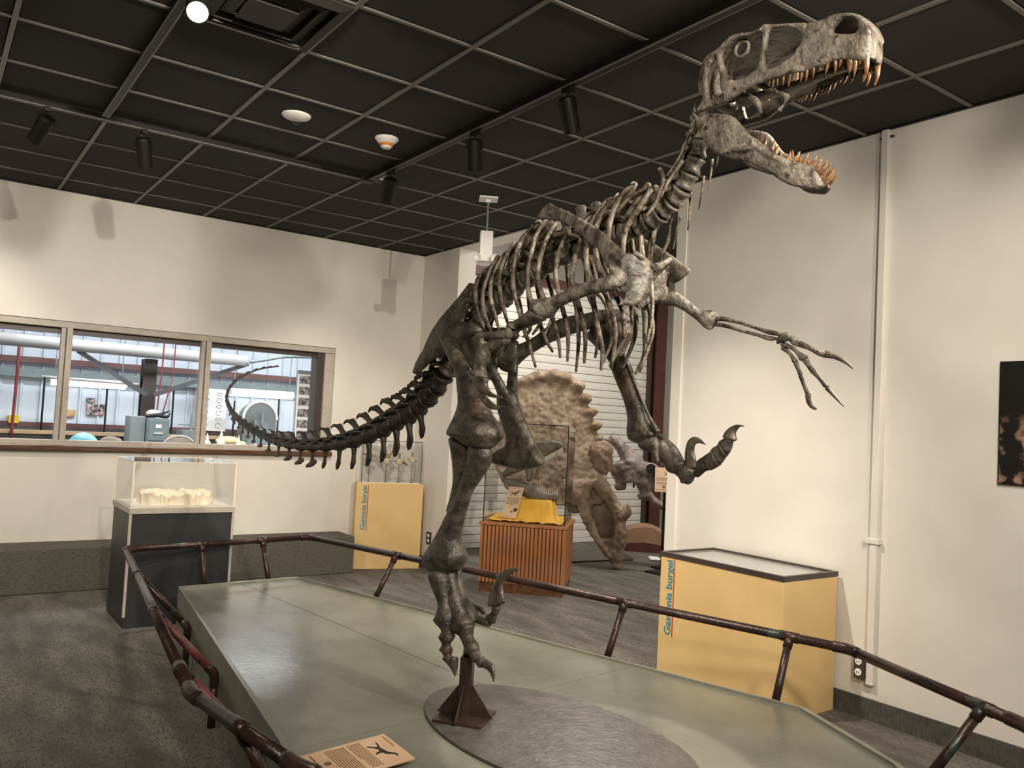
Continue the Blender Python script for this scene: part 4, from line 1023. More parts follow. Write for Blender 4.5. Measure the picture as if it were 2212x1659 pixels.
# ---------------- hips
il = MB().sweep(*stat('p', [(638, 42, 690, 90), (560, 148, 645, 240), (470, 248, 605, 365), (400, 328, 565, 455), (320, 438, 505, 560), (268, 528, 465, 655), (222, 640, 430, 705), (176, 722, 335, 725), (146, 790, 252, 795), (132, 842, 182, 865)], (.075, .10), tabs=.014), n=14, sub=4)
il.sweep(*stat('p', [(470, 420, 560, 610), (590, 395, 640, 560), (690, 400, 690, 530), (748, 440, 720, 520)], (.10, .10), tabs=.03), n=12, sub=3)
il.build('hip_blade', M['legbone'], sk, smooth=True, vox=.007, disp=.005)
il.mirrored(M0, ND).build('hip_blade', M['legbone'], sk, smooth=True, vox=.007, disp=.005)
pb = MB()
pn = MB().sweep(*stat('p', [(640, 560, 760, 520), (720, 700, 800, 660), (775, 795, 845, 755), (832, 900, 902, 868), (882, 1000, 965, 980), (915, 1110, 1010, 1075)], [.10, .085, .07, .05, .03, .018], tabs=.02), n=12)
pb.merge(pn).merge(pn.mirrored(M0, ND))
pb.sweep(*stat('p', [(895, 1060, 1062, 1040), (900, 1190, 1088, 1165), (945, 1330, 1142, 1295), (970, 1430, 1195, 1415), (962, 1500, 1235, 1515), (940, 1560, 1268, 1590)], 0, tabs=.03), n=14)
pb.sweep(*stat('k', [(785, 362, 783, 432), (850, 326, 858, 458), (930, 275, 958, 482), (1050, 250, 1075, 500), (1180, 250, 1180, 490), (1262, 380, 1258, 460)], 0, tabs=.03), n=14)
pb.build('pubis', M['legbone'], sk, smooth=True, vox=.007, disp=.004)
isc = MB().sweep(*stat('p', [(560, 580, 700, 560), (600, 700, 700, 680), (650, 800, 730, 780), (720, 900, 770, 870)], [.09, .07, .05, .03], tabs=.018), n=10)
isc.build('ischium', M['legbone'], sk, smooth=True)
isc.mirrored(M0, ND).build('ischium', M['legbone'], sk, smooth=True)

# ---------------- right leg (near, standing)
fe = MB().sweep(*stat('p', [(395, 540, 525, 590), (440, 670, 562, 680), (482, 760, 612, 780), (530, 860, 652, 880), (550, 1000, 716, 1000), (565, 1120, 772, 1110), (548, 1230, 822, 1240), (510, 1345, 882, 1345), (494, 1405, 888, 1425), (560, 1440, 845, 1490)], (.15, .17), .62), n=16)
fe.sweep(*stat('p', [(495, 1380, 640, 1400), (500, 1420, 600, 1440)], .14, .6), n=10)
fe.build('thigh_bone', M['legbone'], sk, smooth=True, vox=.007, disp=.004)
ti = MB().sweep(*stat('k', [(408, 212, 592, 255), (428, 340, 582, 370), (440, 480, 562, 520), (434, 620, 512, 660), (408, 760, 492, 780), (372, 890, 470, 900)], (.155, .15), .55), n=14)
ti.sweep(*stat('k', [(592, 255, 752, 272), (592, 350, 778, 332), (578, 470, 765, 440), (530, 580, 690, 575), (490, 700, 610, 695), (440, 820, 562, 830), (372, 950, 522, 955), (312, 1080, 492, 1075), (262, 1180, 478, 1160), (210, 1280, 502, 1250), (190, 1330, 522, 1330), (205, 1375, 500, 1402)], (.17, .14), .6), n=16)
ti.build('shin_bone', M['legbone'], sk, smooth=True, vox=.006, disp=.003)
bone('ankle_bone', 'f', [(160, 130, 470, 90), (170, 175, 455, 155), (195, 205, 420, 185)], .14, .5, m='legbone', vox=.006)
bone('ankle_bone', 'f', [(160, 150, 230, 160), (175, 190, 235, 200), (195, 212, 225, 212)], .15, .7, m='legbone')
bone('foot_bone', 'f', [(198, 250, 322, 225), (235, 370, 338, 370), (275, 490, 348, 490), (268, 570, 378, 570), (248, 618, 388, 642)], .165, .7, m='legbone')
bone('foot_bone', 'f', [(318, 185, 392, 185), (330, 330, 412, 330), (350, 450, 452, 450), (375, 550, 492, 560), (393, 650, 548, 640), (402, 712, 542, 685)], .13, .75, m='legbone')
bone('foot_bone', 'f', [(394, 188, 448, 188), (410, 310, 462, 310), (440, 430, 502, 440), (480, 540, 572, 560), (512, 612, 594, 622)], .10, .8, m='legbone')
bone('toe_bone', 'f', [(260, 645, 386, 650), (302, 715, 368, 718), (286, 772, 388, 772)], .165, .75, m='legbone')
bone('toe_bone', 'f', [(290, 785, 384, 790), (306, 832, 358, 838), (288, 874, 368, 880)], .165, .75, m='legbone')
bone('toe_bone', 'f', [(298, 888, 372, 890), (318, 928, 366, 930), (312, 958, 380, 950)], .165, .75, m='legbone')
bone('toe_bone', 'f', [(318, 962, 384, 955), (338, 990, 392, 976)], .165, .75, m='legbone')
bone('toe_claw', 'f', [(345, 1000, 420, 950), (370, 1032, 424, 1022), (394, 1082, 417, 1080), (402, 1112, 408, 1112)], .165, .6, m='claw')
bone('toe_bone', 'f', [(425, 695, 548, 672), (466, 780, 546, 768), (498, 850, 582, 826), (508, 912, 596, 878)], .13, .75, m='legbone')
bone('toe_bone', 'f', [(536, 930, 602, 896), (556, 965, 618, 926), (568, 985, 642, 946)], .13, .75, m='legbone')
bone('toe_bone', 'f', [(592, 996, 644, 958), (612, 1032, 652, 1000)], .13, .75, m='legbone')
bone('toe_claw', 'f', [(648, 1036, 668, 960), (696, 1062, 728, 1010), (722, 1112, 748, 1092), (730, 1154, 738, 1156)], .13, .6, m='claw')
bone('toe_bone', 'f', [(540, 600, 520, 640), (600, 590, 590, 655), (650, 610, 660, 680), (690, 620, 700, 690)], .085, .8, m='legbone')
bone('toe_bone', 'f', [(680, 590, 740, 660), (720, 560, 760, 600), (730, 520, 790, 530)], .085, .7, m='legbone')
bone('toe_claw', 'f', [(688, 505, 835, 480), (700, 430, 822, 410), (730, 342, 812, 340), (768, 270, 842, 282), (820, 210, 882, 242), (880, 182, 922, 216), (944, 190, 948, 206)], .08, .3, m='claw')
bone('toe_bone', 'f', [(500, 445, 490, 480), (570, 490, 555, 530), (640, 520, 620, 560), (665, 555, 640, 580)], .06, .6, m='legbone')

# ---------------- left leg (far, raised)
bone('thigh_bone', 'm', [(100, 380, 200, 660), (350, 325, 372, 502), (500, 255, 522, 402), (640, 148, 682, 312), (780, 58, 832, 252), (900, 15, 962, 208), (1100, -20, 1122, 165), (1280, -60, 1282, 135), (1480, -60, 1502, 112), (1565, -10, 1585, 80)], (-.10, -.25), .7, m='legbone')
ti = MB().sweep(*stat('l', [(190, 130, 535, 95), (142, 210, 548, 180), (198, 282, 515, 240), (258, 345, 475, 330), (338, 450, 475, 400), (368, 540, 532, 510), (408, 640, 572, 620), (448, 740, 604, 720), (484, 840, 642, 830), (504, 920, 672, 910), (514, 1010, 702, 1000), (511, 1100, 752, 1080), (528, 1180, 785, 1130), (600, 1214, 725, 1172)], (-.25, -.25), .55), n=16)
ti.build('shin_bone', M['legbone'], sk, smooth=True, vox=.006, disp=.003)
bone('splint_bone', 'l', [(460, 370, 492, 380), (510, 480, 548, 520), (530, 580, 562, 580), (600, 740, 632, 740), (660, 880, 687, 880), (702, 970, 724, 960), (745, 1080, 802, 1085), (770, 1125, 804, 1100)], -.24, .8, m='legbone')
bone('ankle_bone', 'l', [(605, 1220, 770, 1150), (625, 1260, 800, 1200), (690, 1300, 800, 1250)], -.25, .5, m='legbone', vox=.006)
bone('foot_bone', 'l', [(745, 1300, 800, 1200), (742, 1360, 800, 1320), (750, 1395, 810, 1380)], -.22, .7, m='legbone')
bone('foot_bone', 'l', [(785, 1290, 845, 1185), (848, 1400, 905, 1262), (898, 1482, 1005, 1340), (955, 1505, 1055, 1392)], -.24, .7, m='legbone')
bone('foot_bone', 'l', [(825, 1200, 885, 1175), (880, 1285, 962, 1248), (958, 1355, 1035, 1372)], -.28, .8, m='legbone')
bone('foot_bone', 'l', [(780, 1150, 830, 1130), (840, 1190, 880, 1180), (880, 1230, 905, 1230)], -.29, .7, m='legbone')
bone('toe_bone', 'l', [(930, 1480, 1060, 1400), (1000, 1540, 1130, 1440), (1020, 1588, 1138, 1500), (1050, 1592, 1120, 1560)], -.24, .7, m='legbone')
bone('toe_claw', 'l', [(1050, 1440, 1150, 1435), (1048, 1330, 1150, 1370), (1055, 1250, 1132, 1292), (1080, 1182, 1142, 1232), (1130, 1150, 1162, 1216), (1190, 1168, 1190, 1212), (1241, 1220, 1244, 1229)], -.23, .4, m='claw')
bone('toe_bone', 'l', [(1130, 1410, 1170, 1535), (1200, 1350, 1235, 1480), (1225, 1340, 1270, 1470)], -.26, .7, m='legbone')
bone('toe_bone', 'l', [(1230, 1330, 1290, 1470), (1290, 1290, 1345, 1440), (1310, 1260, 1375, 1420)], -.26, .7, m='legbone')
bone('toe_bone', 'l', [(1318, 1250, 1390, 1400), (1360, 1225, 1425, 1350), (1375, 1195, 1445, 1330)], -.26, .7, m='legbone')
bone('toe_bone', 'l', [(1382, 1185, 1460, 1310), (1410, 1170, 1490, 1240), (1425, 1155, 1500, 1185)], -.26, .7, m='legbone')
bone('toe_claw', 'l', [(1405, 1150, 1535, 1182), (1430, 1100, 1525, 1130), (1480, 1055, 1532, 1100), (1540, 1036, 1562, 1062), (1602, 1044, 1606, 1053)], -.26, .5, m='claw')
# ================================================================ things in the hall behind the opening
def stat2(z, rows, p0, n, off=0.0, t=.9, tabs=None):
    C, A, B = [], [], []
    for i, r in enumerate(rows):
        o_ = off if np.isscalar(off) else off[0]+(off[1]-off[0])*i/max(1, len(rows)-1)
        a = PL(z[0]+r[0]/z[2], z[1]+r[1]/z[2], p0+n*o_, n); b = PL(z[0]+r[2]/z[2], z[1]+r[3]/z[2], p0+n*o_, n)
        C.append((a+b)/2); A.append((a-b)/2)
        k = tabs if tabs else np.linalg.norm(a-b)/2*(r[4] if len(r) > 4 else t)
        B.append(n*k)
    return C, A, B
ZZ = (1000, 780, 3.073)
nb_ = unit(V3(.683, .73, 0)); pb_ = V3(6.50, 6.93, 0)
def w2(z, x, y, p0, n, off=0.0): return PL(z[0]+x/z[2], z[1]+y/z[2], p0+n*off, n)
cs = thing('horned_dinosaur_skull', 'huge tan horned dinosaur skull standing on its beak behind the wooden case', 'skull', pb_)
fr = MB().sweep(*stat2(ZZ, [(470, 98, 680, 98), (350, 128, 750, 148), (290, 210, 805, 220), (255, 310, 845, 305), (225, 400, 880, 400), (200, 490, 905, 480), (188, 580, 935, 570), (195, 660, 960, 650), (230, 760, 968, 740), (290, 860, 955, 830), (430, 930, 945, 900), (620, 960, 930, 940)], pb_, nb_, (.42, .10), tabs=.055), n=18, sub=3)
fr.sweep(*stat2(ZZ, [(640, 830, 850, 800), (745, 950, 858, 945), (790, 1060, 880, 1065), (835, 1140, 905, 1150), (880, 1205, 955, 1235), (935, 1290, 1005, 1300)], pb_, nb_, (.10, .0), tabs=.07), n=12)
fr.sweep(*stat2(ZZ, [(850, 820, 965, 800), (930, 920, 1025, 910), (985, 1000, 1085, 1000), (1010, 1085, 1082, 1090), (1000, 1180, 1086, 1170), (985, 1270, 1065, 1268), (992, 1368, 1045, 1374)], pb_, nb_, (.05, .0), tabs=.08), n=12)
fr.sweep(*stat2(ZZ, [(800, 900, 1000, 880), (850, 1050, 1040, 1030), (900, 1180, 1050, 1180), (950, 1290, 1045, 1280)], pb_, nb_, .17, tabs=.03), n=10)
fr.sweep(*stat2(ZZ, [(880, 1190, 1075, 1185), (935, 1270, 1070, 1265), (975, 1335, 1055, 1335), (1000, 1378, 1035, 1384)], pb_, nb_, .03, tabs=.05), n=10)
for x, y, r in ((385, 122, 26), (440, 104, 30), (515, 84, 36), (600, 80, 36), (690, 104, 34), (768, 152, 32), (820, 232, 28), (862, 322, 26), (893, 412, 24), (912, 500, 20)):
    a = w2(ZZ, x-(x-560)*.02, y+14, pb_, nb_, .40-.3*(y/900)); fr.ball(a, r/3.073*.0052*1.75, 10, (1, 1, .7))
fr.build('cranium', M['cream'], cs, smooth=True, vox=.02, disp=.05)
MB().sweep(*stat2(ZZ, [(838, 598, 985, 560), (845, 640, 998, 610), (862, 690, 992, 670), (905, 735, 965, 720)], pb_, nb_, -.06, tabs=.16), n=12).build('brow_horn_stump', mat('dark_stump', (.16, .10, .065), (.30, .21, .15), .8, scale=8, bump=.8, bscale=25), cs, smooth=True, vox=.02, disp=.08)
MB().sweep(*stat2(ZZ, [(1020, 1000, 1085, 1060), (1070, 980, 1120, 1015), (1088, 945, 1112, 965)], pb_, nb_, .0, tabs=.05), n=10).build('nose_horn', M['cream'], cs, smooth=True)
MB().sweep(*stat2(ZZ, [(620, 800, 760, 790), (660, 900, 760, 890), (700, 1000, 790, 990)], pb_, nb_, .15, tabs=.05), n=10).build('cheek_bone', M['cream'], cs, smooth=True)
q = P3(1215, 1217, 2, .0); q2 = P3(1365, 1210, 2, 0)
tag(MB().prism([P3(1180, 1218, 2, 0), P3(1368, 1211, 2, 0), P3(1345, 1196, 2, 0), P3(1180, 1200, 2, 0)], (0, 0, .02)).build('skull_base_shadow', M['bronze']), 'thin dark slab for base board and shadow on the hall floor under the huge tan skull', 'board')  # dark slab stands for both the base board and the shadow
MB().cyl(w2(ZZ, 560, 880, pb_, nb_, .3)*V3(1, 1, 0)+V3(0, 0, .0), w2(ZZ, 560, 600, pb_, nb_, .3), .03).build('support_rod', M['bronze'], cs)

# smaller horned skull on a stand
Z9 = (1240, 880, 4.608); ps = V3(7.10, 6.75, 0)
ss = thing('horned_dinosaur_skull', 'smaller purplish grey horned skull with spikes on a black stand', 'skull', ps)
hm = MB().sweep(*stat2(Z9, [(470, 535, 640, 525), (372, 552, 720, 540), (345, 612, 830, 575), (385, 690, 850, 640), (420, 748, 835, 720), (560, 745, 800, 775)], ps, nb_, 0, tabs=.14), n=14)
hm.sweep(*stat2(Z9, [(590, 715, 835, 700), (625, 785, 800, 790), (650, 845, 745, 845), (665, 880, 715, 872)], ps, nb_, 0, tabs=.12), n=12)
for P, r in (([(560, 560), (470, 400), (390, 335), (305, 318)], (.09, .07, .05, .015)), ([(395, 335), (388, 290), (392, 255)], (.05, .045, .02)), ([(470, 400), (440, 330), (450, 262)], (.05, .04, .01)), ([(640, 560), (520, 430), (450, 340)], (.08, .05, .03)), ([(430, 770), (440, 785), (500, 790)], (.05, .05, .04)), ([(640, 560), (560, 410), (515, 370)], (.05, .03, .01))):
    hm.tube([w2(Z9, x, y, ps, nb_, -.04) for x, y in P], r, n=8)
hm.build('cranium', M['purple'], ss, smooth=True, vox=.014, disp=.02)
c = w2(Z9, 768, 612, ps, nb_, -.16); so = MB()
for k in range(1): so.lathe(c, nb_, [(0, .058), (.012, .05), (.03, .03), (.035, .004)], 18)
so.build('eye_socket_shade', M['ink'], ss)  # dark disc stands for the shade inside the hollow socket
MB().tube([w2(Z9, 845, 690, ps, nb_, -.1), w2(Z9, 858, 630, ps, nb_, -.12), w2(Z9, 885, 572, ps, nb_, -.14)], [.05, .042, .012], n=10).build('brow_horn', M['tailbone'], ss, smooth=True)
MB().sweep(*stat2(Z9, [(635, 865, 660, 915), (745, 820, 740, 930), (800, 880, 790, 980), (870, 935, 850, 1010), (950, 990, 930, 1050)], ps, nb_, -.02, tabs=.09), n=12).build('lower_jaw', M['purple'], ss, smooth=True)
b = w2(Z9, 938, 1000, ps, nb_, .0); MB().cyl(V3(b[0], b[1], 0), b, .018).obox(V3(b[0], b[1], .01), (.12, .12, .01)).build('stand_rod', M['black'], ss)
b = w2(Z9, 600, 640, ps, nb_, .08); MB().cyl(V3(b[0], b[1], .9), b, .012).build('brace', M['black'], ss)

# sign on a post
pg = V3(6.78, 6.53, 0)
sg_ = thing('sign_stand', 'tan sign card on a thin black post beside the right yellow case', 'sign', pg)
a, b2, c2 = w2(Z9, 785, 838, pg, nb_), w2(Z9, 1040, 842, pg, nb_), w2(Z9, 885, 640, pg, nb_, .12)
U_ = unit(V3(.73, -.683, 0)); Wd_ = unit(c2-a-U_*((c2-a) @ U_)); n_ = np.cross(U_, Wd_)
board(sg_, a+U_*.02, U_, Wd_, n_, .22, .30, [(.44, .58, .08, .92, 4), (.30, .40, .08, .92, 3), (.06, .1, .08, .92, 1)], (.4, .66, .5, .2), 5, ((.45, .2, .018, M['ink2']), (.75, .26, .03, M['ink'])))
tp = a+U_*.13+Wd_*.10-n_*.012
MB().cyl(V3(tp[0], tp[1], .015), tp, .014).build('post', M['black'], sg_)
MB().obox(V3(tp[0], tp[1], .008), (.13, .13, .008)).build('foot', M['black'], sg_)
# mound
pm_ = V3(7.62, 7.92, 0)
ar = [(470, 1425), (470, 1245), (540, 1215), (620, 1196), (700, 1190), (780, 1203), (860, 1240), (960, 1305), (960, 1460)]
fa = [w2(Z9, x, y, pm_, nb_) for x, y in ar]; fa[0][2] = 0; fa[-1][2] = 0
mo = thing('arched_plinth', 'low brown plinth with an arched top on the hall floor', 'plinth', pm_)
MB().prism([p for p in fa], nb_*.5).build('block', M['clay'], mo)
f2 = [w2(Z9, x, y, pm_, nb_, -.012) for x, y in ((470, 1425), (470, 1355), (700, 1345), (960, 1395), (960, 1460))]; f2[0][2] = 0; f2[-1][2] = 0
MB().prism(f2, nb_*.01).build('kick_board', M['redsteel'], mo)
c = P3(1416, 1210, 2, 0); cw = MB()
for k in range(9): cw.ball(c+V3(rng.normal()*.06, rng.normal()*.06, .018), .035, 8, (1.3, 1.1, .6))
tag(cw.build('crumpled_cloth', M['white'], smooth=True, vox=.01), 'crumpled white cloth on the hall floor near the yellow case', 'cloth')

# wooden glass case
wA, wB = V3(4.36, 6.515, 0), V3(4.93, 5.94, 0)
wu = unit(wB-wA); wv = V3(-wu[1], wu[0], 0); WL = np.linalg.norm(wB-wA); WD = .72; WH = .645
R4 = np.array([wu, wv, Z3])
wc = thing('wooden_case', 'slatted oak display case with a tall glass top in the opening', 'display case', wA+wu*WL/2+wv*WD/2)
ce_ = wA+wu*WL/2+wv*WD/2
MB().obox(ce_+V3(0, 0, .045), (WL/2-.012, WD/2-.012, .045), R4).build('toe_kick', M['sill'], wc)
MB().obox(ce_+V3(0, 0, .35), (WL/2-.014, WD/2-.014, .265), R4).build('carcass', M['wooddark'], wc)
def slats(o, d, nrm, L, n):
    me = None; h = L/n
    for k in range(n):
        p = o+d*h*(k+.5)
        if me is None:
            ob = MB().obox(p+V3(0, 0, .352), (h*.35, .009, .262), np.array([d, nrm, Z3])).build('slat', M['wood'], wc, bev=.003); me = ob.data; f = p
        else:
            ob = bpy.data.objects.new('slat', me); COL.objects.link(ob); ob.parent = wc; ob.location = p-f
slats(wA+wv*.008, wu, wv, WL, 22)
slats(wB-wu*.008, wv, wu, WD, 18)
MB().obox(ce_+V3(0, 0, WH-.014), (WL/2+.012, WD/2+.012, .014), R4).build('top_frame', M['wood'], wc, bev=.004)
gz0, gz1 = WH, 1.575
i_ = .022
for sgn in (-1, 1):
    MB().obox(ce_+wv*sgn*(WD/2-i_)+V3(0, 0, (gz0+gz1)/2), (WL/2-i_, .003, (gz1-gz0)/2), R4).build('pane', M['glass'], wc)
    MB().obox(ce_+wu*sgn*(WL/2-i_)+V3(0, 0, (gz0+gz1)/2), (.003, WD/2-i_, (gz1-gz0)/2), R4).build('pane', M['glass'], wc)
MB().obox(ce_+V3(0, 0, gz1), (WL/2-i_, WD/2-i_, .003), R4).build('pane', M['glass'], wc)
ed = MB()
for s in (-1, 1): ed.obox(ce_+wu*s*(WL/2-i_)-wv*(WD/2-i_+.003)+V3(0, 0, (gz0+gz1)/2), (.004, .003, (gz1-gz0)/2), R4)
ed.obox(ce_-wv*(WD/2-i_+.003)+V3(0, 0, gz1), (WL/2-i_, .003, .004), R4)
ed.build('glass_edge', M['black'], wc)
# yellow cloth
cl = MB(); nu, nv = 46, 34; P = []
for j in range(nv):
    for i in range(nu):
        u, v = i/(nu-1), j/(nv-1)
        def ss_(x, a, b): x = min(1, max(0, (x-a)/(b-a))); return x*x*(3-2*x)
        h = .19*ss_(u, .20, .36)*ss_(1-u, .10, .20)*ss_(v, .18, .34)*ss_(1-v, .15, .3)
        e = min(u, 1-u, v, 1-v)
        wr_ = .010*math.sin(u*31+3*math.sin(v*9))*math.sin(v*23+2)+.008*math.sin(u*57+v*40)
        P.append(wA+wu*(.05+u*(WL-.1))+wv*(.05+v*(WD-.1))+V3(0, 0, WH+.016+h+wr_*(1.2 if h < .17 else .25)*(.4+.6*min(1, e*8))))
cl.add(P, [(j*nu+i, j*nu+i+1, (j+1)*nu+i+1, (j+1)*nu+i) for j in range(nv-1) for i in range(nu-1)])
ob = cl.build('draped_cloth', M['cloth'], smooth=True); so_ = ob.modifiers.new('thick', 'SOLIDIFY'); so_.thickness = .005; so_.offset = 1
tag(ob, 'yellow cloth draped over a block inside the wooden glass case', 'cloth')
# card in the case
Zt = (1020, 900, 6.379); pcd = wA+wv*.085
kc = thing('label_card', 'upright tan label card with a dinosaur silhouette on the yellow cloth', 'sign', pcd+wu*.2+V3(0, 0, WH+.02))
a, b2, c2 = w2(Zt, 395, 1402, pcd, wv), w2(Zt, 600, 1422, pcd, wv), w2(Zt, 512, 980, pcd, wv, .07)
Uc = unit(b2-a); Wc = unit(c2-a); nc = unit(np.cross(Uc, Wc))
board(kc, a+V3(0, 0, .012), Uc, Wc, nc, np.linalg.norm(b2-a), np.linalg.norm(c2-a), [(.94, .97, .1, .6, 1), (.42, .66, .08, .92, 8), (.03, .06, .08, .92, 1)], (.1, .70, .75, .2), 8, ((.6, .2, .011, M['ink2']), (.82, .27, .019, M['ink'])))
# grey theropod skull in the case
pq = wA+wv*.36
ts = thing('theropod_skull', 'grey toothed dinosaur skull with open jaws inside the wooden glass case', 'skull', pq+wu*.4+V3(0, 0, WH+.2))
up_ = MB().sweep(*stat2(Zt, [(430, 775, 445, 835), (520, 640, 640, 765), (700, 480, 800, 705), (850, 360, 960, 600), (1000, 335, 1060, 530), (1130, 325, 1180, 462), (1225, 350, 1252, 438)], pq, wv, 0, tabs=.07), n=12)
up_.sweep(*stat2(Zt, [(745, 690, 835, 690), (740, 790, 830, 780), (750, 880, 820, 870)], pq, wv, 0, tabs=.04), n=10)
up_.sweep(*stat2(Zt, [(905, 640, 965, 640), (880, 760, 930, 770), (855, 850, 890, 870)], pq, wv, 0, tabs=.03), n=10)
up_.build('upper_skull', M['greybone'], ts, smooth=True, vox=.010, disp=.012)
low = MB().sweep(*stat2(Zt, [(425, 838, 432, 892), (520, 848, 522, 965), (650, 868, 640, 1062), (780, 920, 760, 1122), (900, 990, 880, 1152), (1050, 1048, 1020, 1168), (1180, 1058, 1150, 1168), (1200, 1085, 1182, 1135)], pq, wv, 0, tabs=.06), n=12).build('lower_jaw', M['greybone'], ts, smooth=True, vox=.010, disp=.008)
for k in range(14):
    u = k/13; x, y = 975+u*265, 585-u*145
    for s, dy in ((-.05, 62), (.05, 50)):
        MB().sweep(*stat2(Zt, [(x-9, y-10, x+9, y-14), (x-7, y+dy*.5, x+8, y+dy*.5), (x+2, y+dy, x+4, y+dy)], pq, wv, s, .6), n=6, sub=2).build('tooth', M['offwhite'], ts, smooth=True)
for k in range(10):
    u = k/9; x, y = 900+u*270, 1000+u*60
    MB().sweep(*stat2(Zt, [(x-8, y+8, x+8, y+10), (x-5, y-25, x+6, y-25), (x+1, y-55, x+3, y-55)], pq, wv, -.05, .6), n=6, sub=2).build('tooth', M['offwhite'], ts, smooth=True)

# ================================================================ the workshop behind the window
lw = MB().box(-3.2, 9.5, 16.2, 16.4, 0, HC)
lw = struct(lw.build('wall_workshop_back', M['labwall']), 'pale ribbed metal wall of the workshop')
rb = None
for k in range(24):
    x = .2+k*.30
    if rb is None: rb = MB().prism([(x-.03, 16.2, 0), (x-.015, 16.16, 0), (x+.015, 16.16, 0), (x+.03, 16.2, 0)], (0, 0, HC)).build('rib', M['labwall'], lw); x_0 = x
    else:
        o = bpy.data.objects.new('rib', rb.data); COL.objects.link(o); o.parent = lw; o.location = (x-x_0, 0, 0)
struct(MB().box(-3.2, 9.5, 8.3, 16.4, HC+.3, HC+.4).build('ceiling_workshop', M['pipewhite']), 'pale workshop roof')
struct(MB().box(-3.4, -3.2, 8.3, 16.4, 0, HC+.3).build('wall_workshop_left', M['labwall']))
struct(MB().box(9.35, 9.5, 9.05, 16.4, 0, HC+.3).build('wall_workshop_right', M['labwall']))
def wpt(px, py, Y): return P3(px, py, 1, Y)
for k, (za, t, lab) in enumerate(((2.24, .05, 'upper'), (1.16, .035, 'lower'))):
    tag(MB().box(-1, 8.5, 16.04, 16.16, za-t, za+t).build('wall_girt', M['girt']), 'red brown %s steel girt along the workshop wall' % lab, 'beam')
tag(MB().box(-1, 8.5, 16.02, 16.1, 1.95, 2.09).build('cable_tray', M['labgrey']), 'grey band under the upper girt on the workshop wall', 'cable tray')
tag(MB().cyl(wpt(-160, 716, 14.3), wpt(532, 780, 14.3), .095, n=20).build('air_duct', M['pipewhite'], smooth=True), 'wide pale duct across the top of the workshop', 'duct')
tag(MB().cyl(wpt(-160, 690, 13.5), wpt(610, 758, 13.5), .035, n=12).build('pipe', M['pipewhite'], smooth=True), 'thin white pipe above the wide workshop duct', 'pipe')
tag(MB().tube([wpt(540, 782, 14.3), wpt(580, 776, 14.3), wpt(620, 770, 14.3), wpt(690, 772, 14.3)], .03, n=8).build('pipe', M['labgrey'], smooth=True), 'grey pipes leading right from the end of the duct', 'pipe')
cx = wpt(322, 830, 14.5)[0]
tag(MB().box(cx-.10, cx+.10, 14.45, 14.48, 0, 2.33).box(cx-.10, cx+.10, 14.68, 14.71, 0, 2.33).box(cx-.02, cx+.02, 14.48, 14.68, 0, 2.33).build('steel_column', M['bronze']), 'dark steel column with braces in the middle of the workshop', 'column')
for a, b, lb_ in ((wpt(168, 757, 14.35), wpt(316, 853, 14.35), 'left'), (wpt(330, 854, 14.35), wpt(536, 786, 14.35), 'right')):
    u = unit(b-a); w = unit(np.cross(u, V3(0, 1, 0)))
    tag(MB().obox((a+b)/2, (np.linalg.norm(b-a)/2, .025, .035), np.array([u, V3(0, 1, 0), w])).build('brace', mat('brace_grey', (.07, .07, .075), rough=.4)), 'diagonal steel brace on the %s of the workshop column' % lb_, 'brace')
for (xa, ya, xb, yb, lb_) in ((108, 822, 272, 838, 'left'), (497, 846, 632, 860, 'right')):
    a, b = wpt(xa, ya, 15.3), wpt(xb, yb, 15.3); b[2] = a[2] = (a[2]+b[2])/2
    f = thing('shop_light', 'white fluorescent shop light over the %s workshop bench' % lb_, 'light fixture', (a+b)/2)
    MB().prism([a+V3(0, -.12, -.02), a+V3(0, .12, -.02), a+V3(0, .06, .09), a+V3(0, -.06, .09)], b-a).build('housing', M['white'], f)
    for y in (-.05, .05): MB().cyl(a+V3(.02, y, -.03), b+V3(-.02, y, -.03), .019, n=10).build('tube', M['tube'], f)
    for p in (a+(b-a)*.06, b-(b-a)*.06): MB().tube([p+V3(0, 0, .09), p+V3(0, 0, .4), p*V3(1, 1, 0)+V3(.03, 0, HC+.3)], .008, n=6).build('hanger', M['labgrey'], f)
    for p in (a, b): pass
tag(MB().cyl(wpt(90, 812, 15.2), wpt(300, 830, 15.2), .012).build('pipe', M['white'], smooth=True), 'thin white rail above the left shop light', 'pipe')
for px, y0, y1, lb_ in ((97, 815, 918, 'left of the left mullion'), (232, 838, 932, 'right of the small posters'), (376, 840, 928, 'right of the filing cabinet'), (507, 866, 935, 'left of the round saw'), (603, 862, 938, 'right of the round saw')):
    a, b = wpt(px, y0, 15.95), wpt(px-5, y1, 15.95); b[0] = a[0]
    tag(MB().cyl(b*V3(1, 1, 0)+V3(0, 0, 1.05), a, .016).build('drop_pipe', M['black']), 'thin black drop pipe '+lb_, 'pipe')
def card(x0, y0, x1, y1, Y, m, name, label, cat='poster', d=.01):
    a, b = wpt(x0, y0, Y), wpt(x1, y1, Y)
    return tag(MB().box(a[0], b[0], Y, 16.2, b[2], a[2]).build(name, m), label, cat)
card(188, 872, 225, 897, 16.13, M['photo'], 'poster', 'picture poster with dark and pink shapes on the workshop wall')
card(188, 859, 205, 869, 16.13, M['photo'], 'poster', 'small black and white print above the picture poster')
card(145, 885, 162, 900, 16.13, mat('tan_print', (.55, .38, .16), (.3, .18, .07), .5, scale=12), 'poster', 'small tan print beside the left window mullion')
ch = thing('anatomy_chart', 'tall white chart of bone drawings on the workshop wall', 'poster', wpt(455, 930, 15.9))
a, b = wpt(430, 838, 15.9), wpt(486, 932, 15.9)
MB().box(a[0], b[0], 15.9, 16.155, b[2], a[2]).build('sheet', mat('chart_paper', (.68, .69, .68), rough=.6), ch)
dr_ = MB()
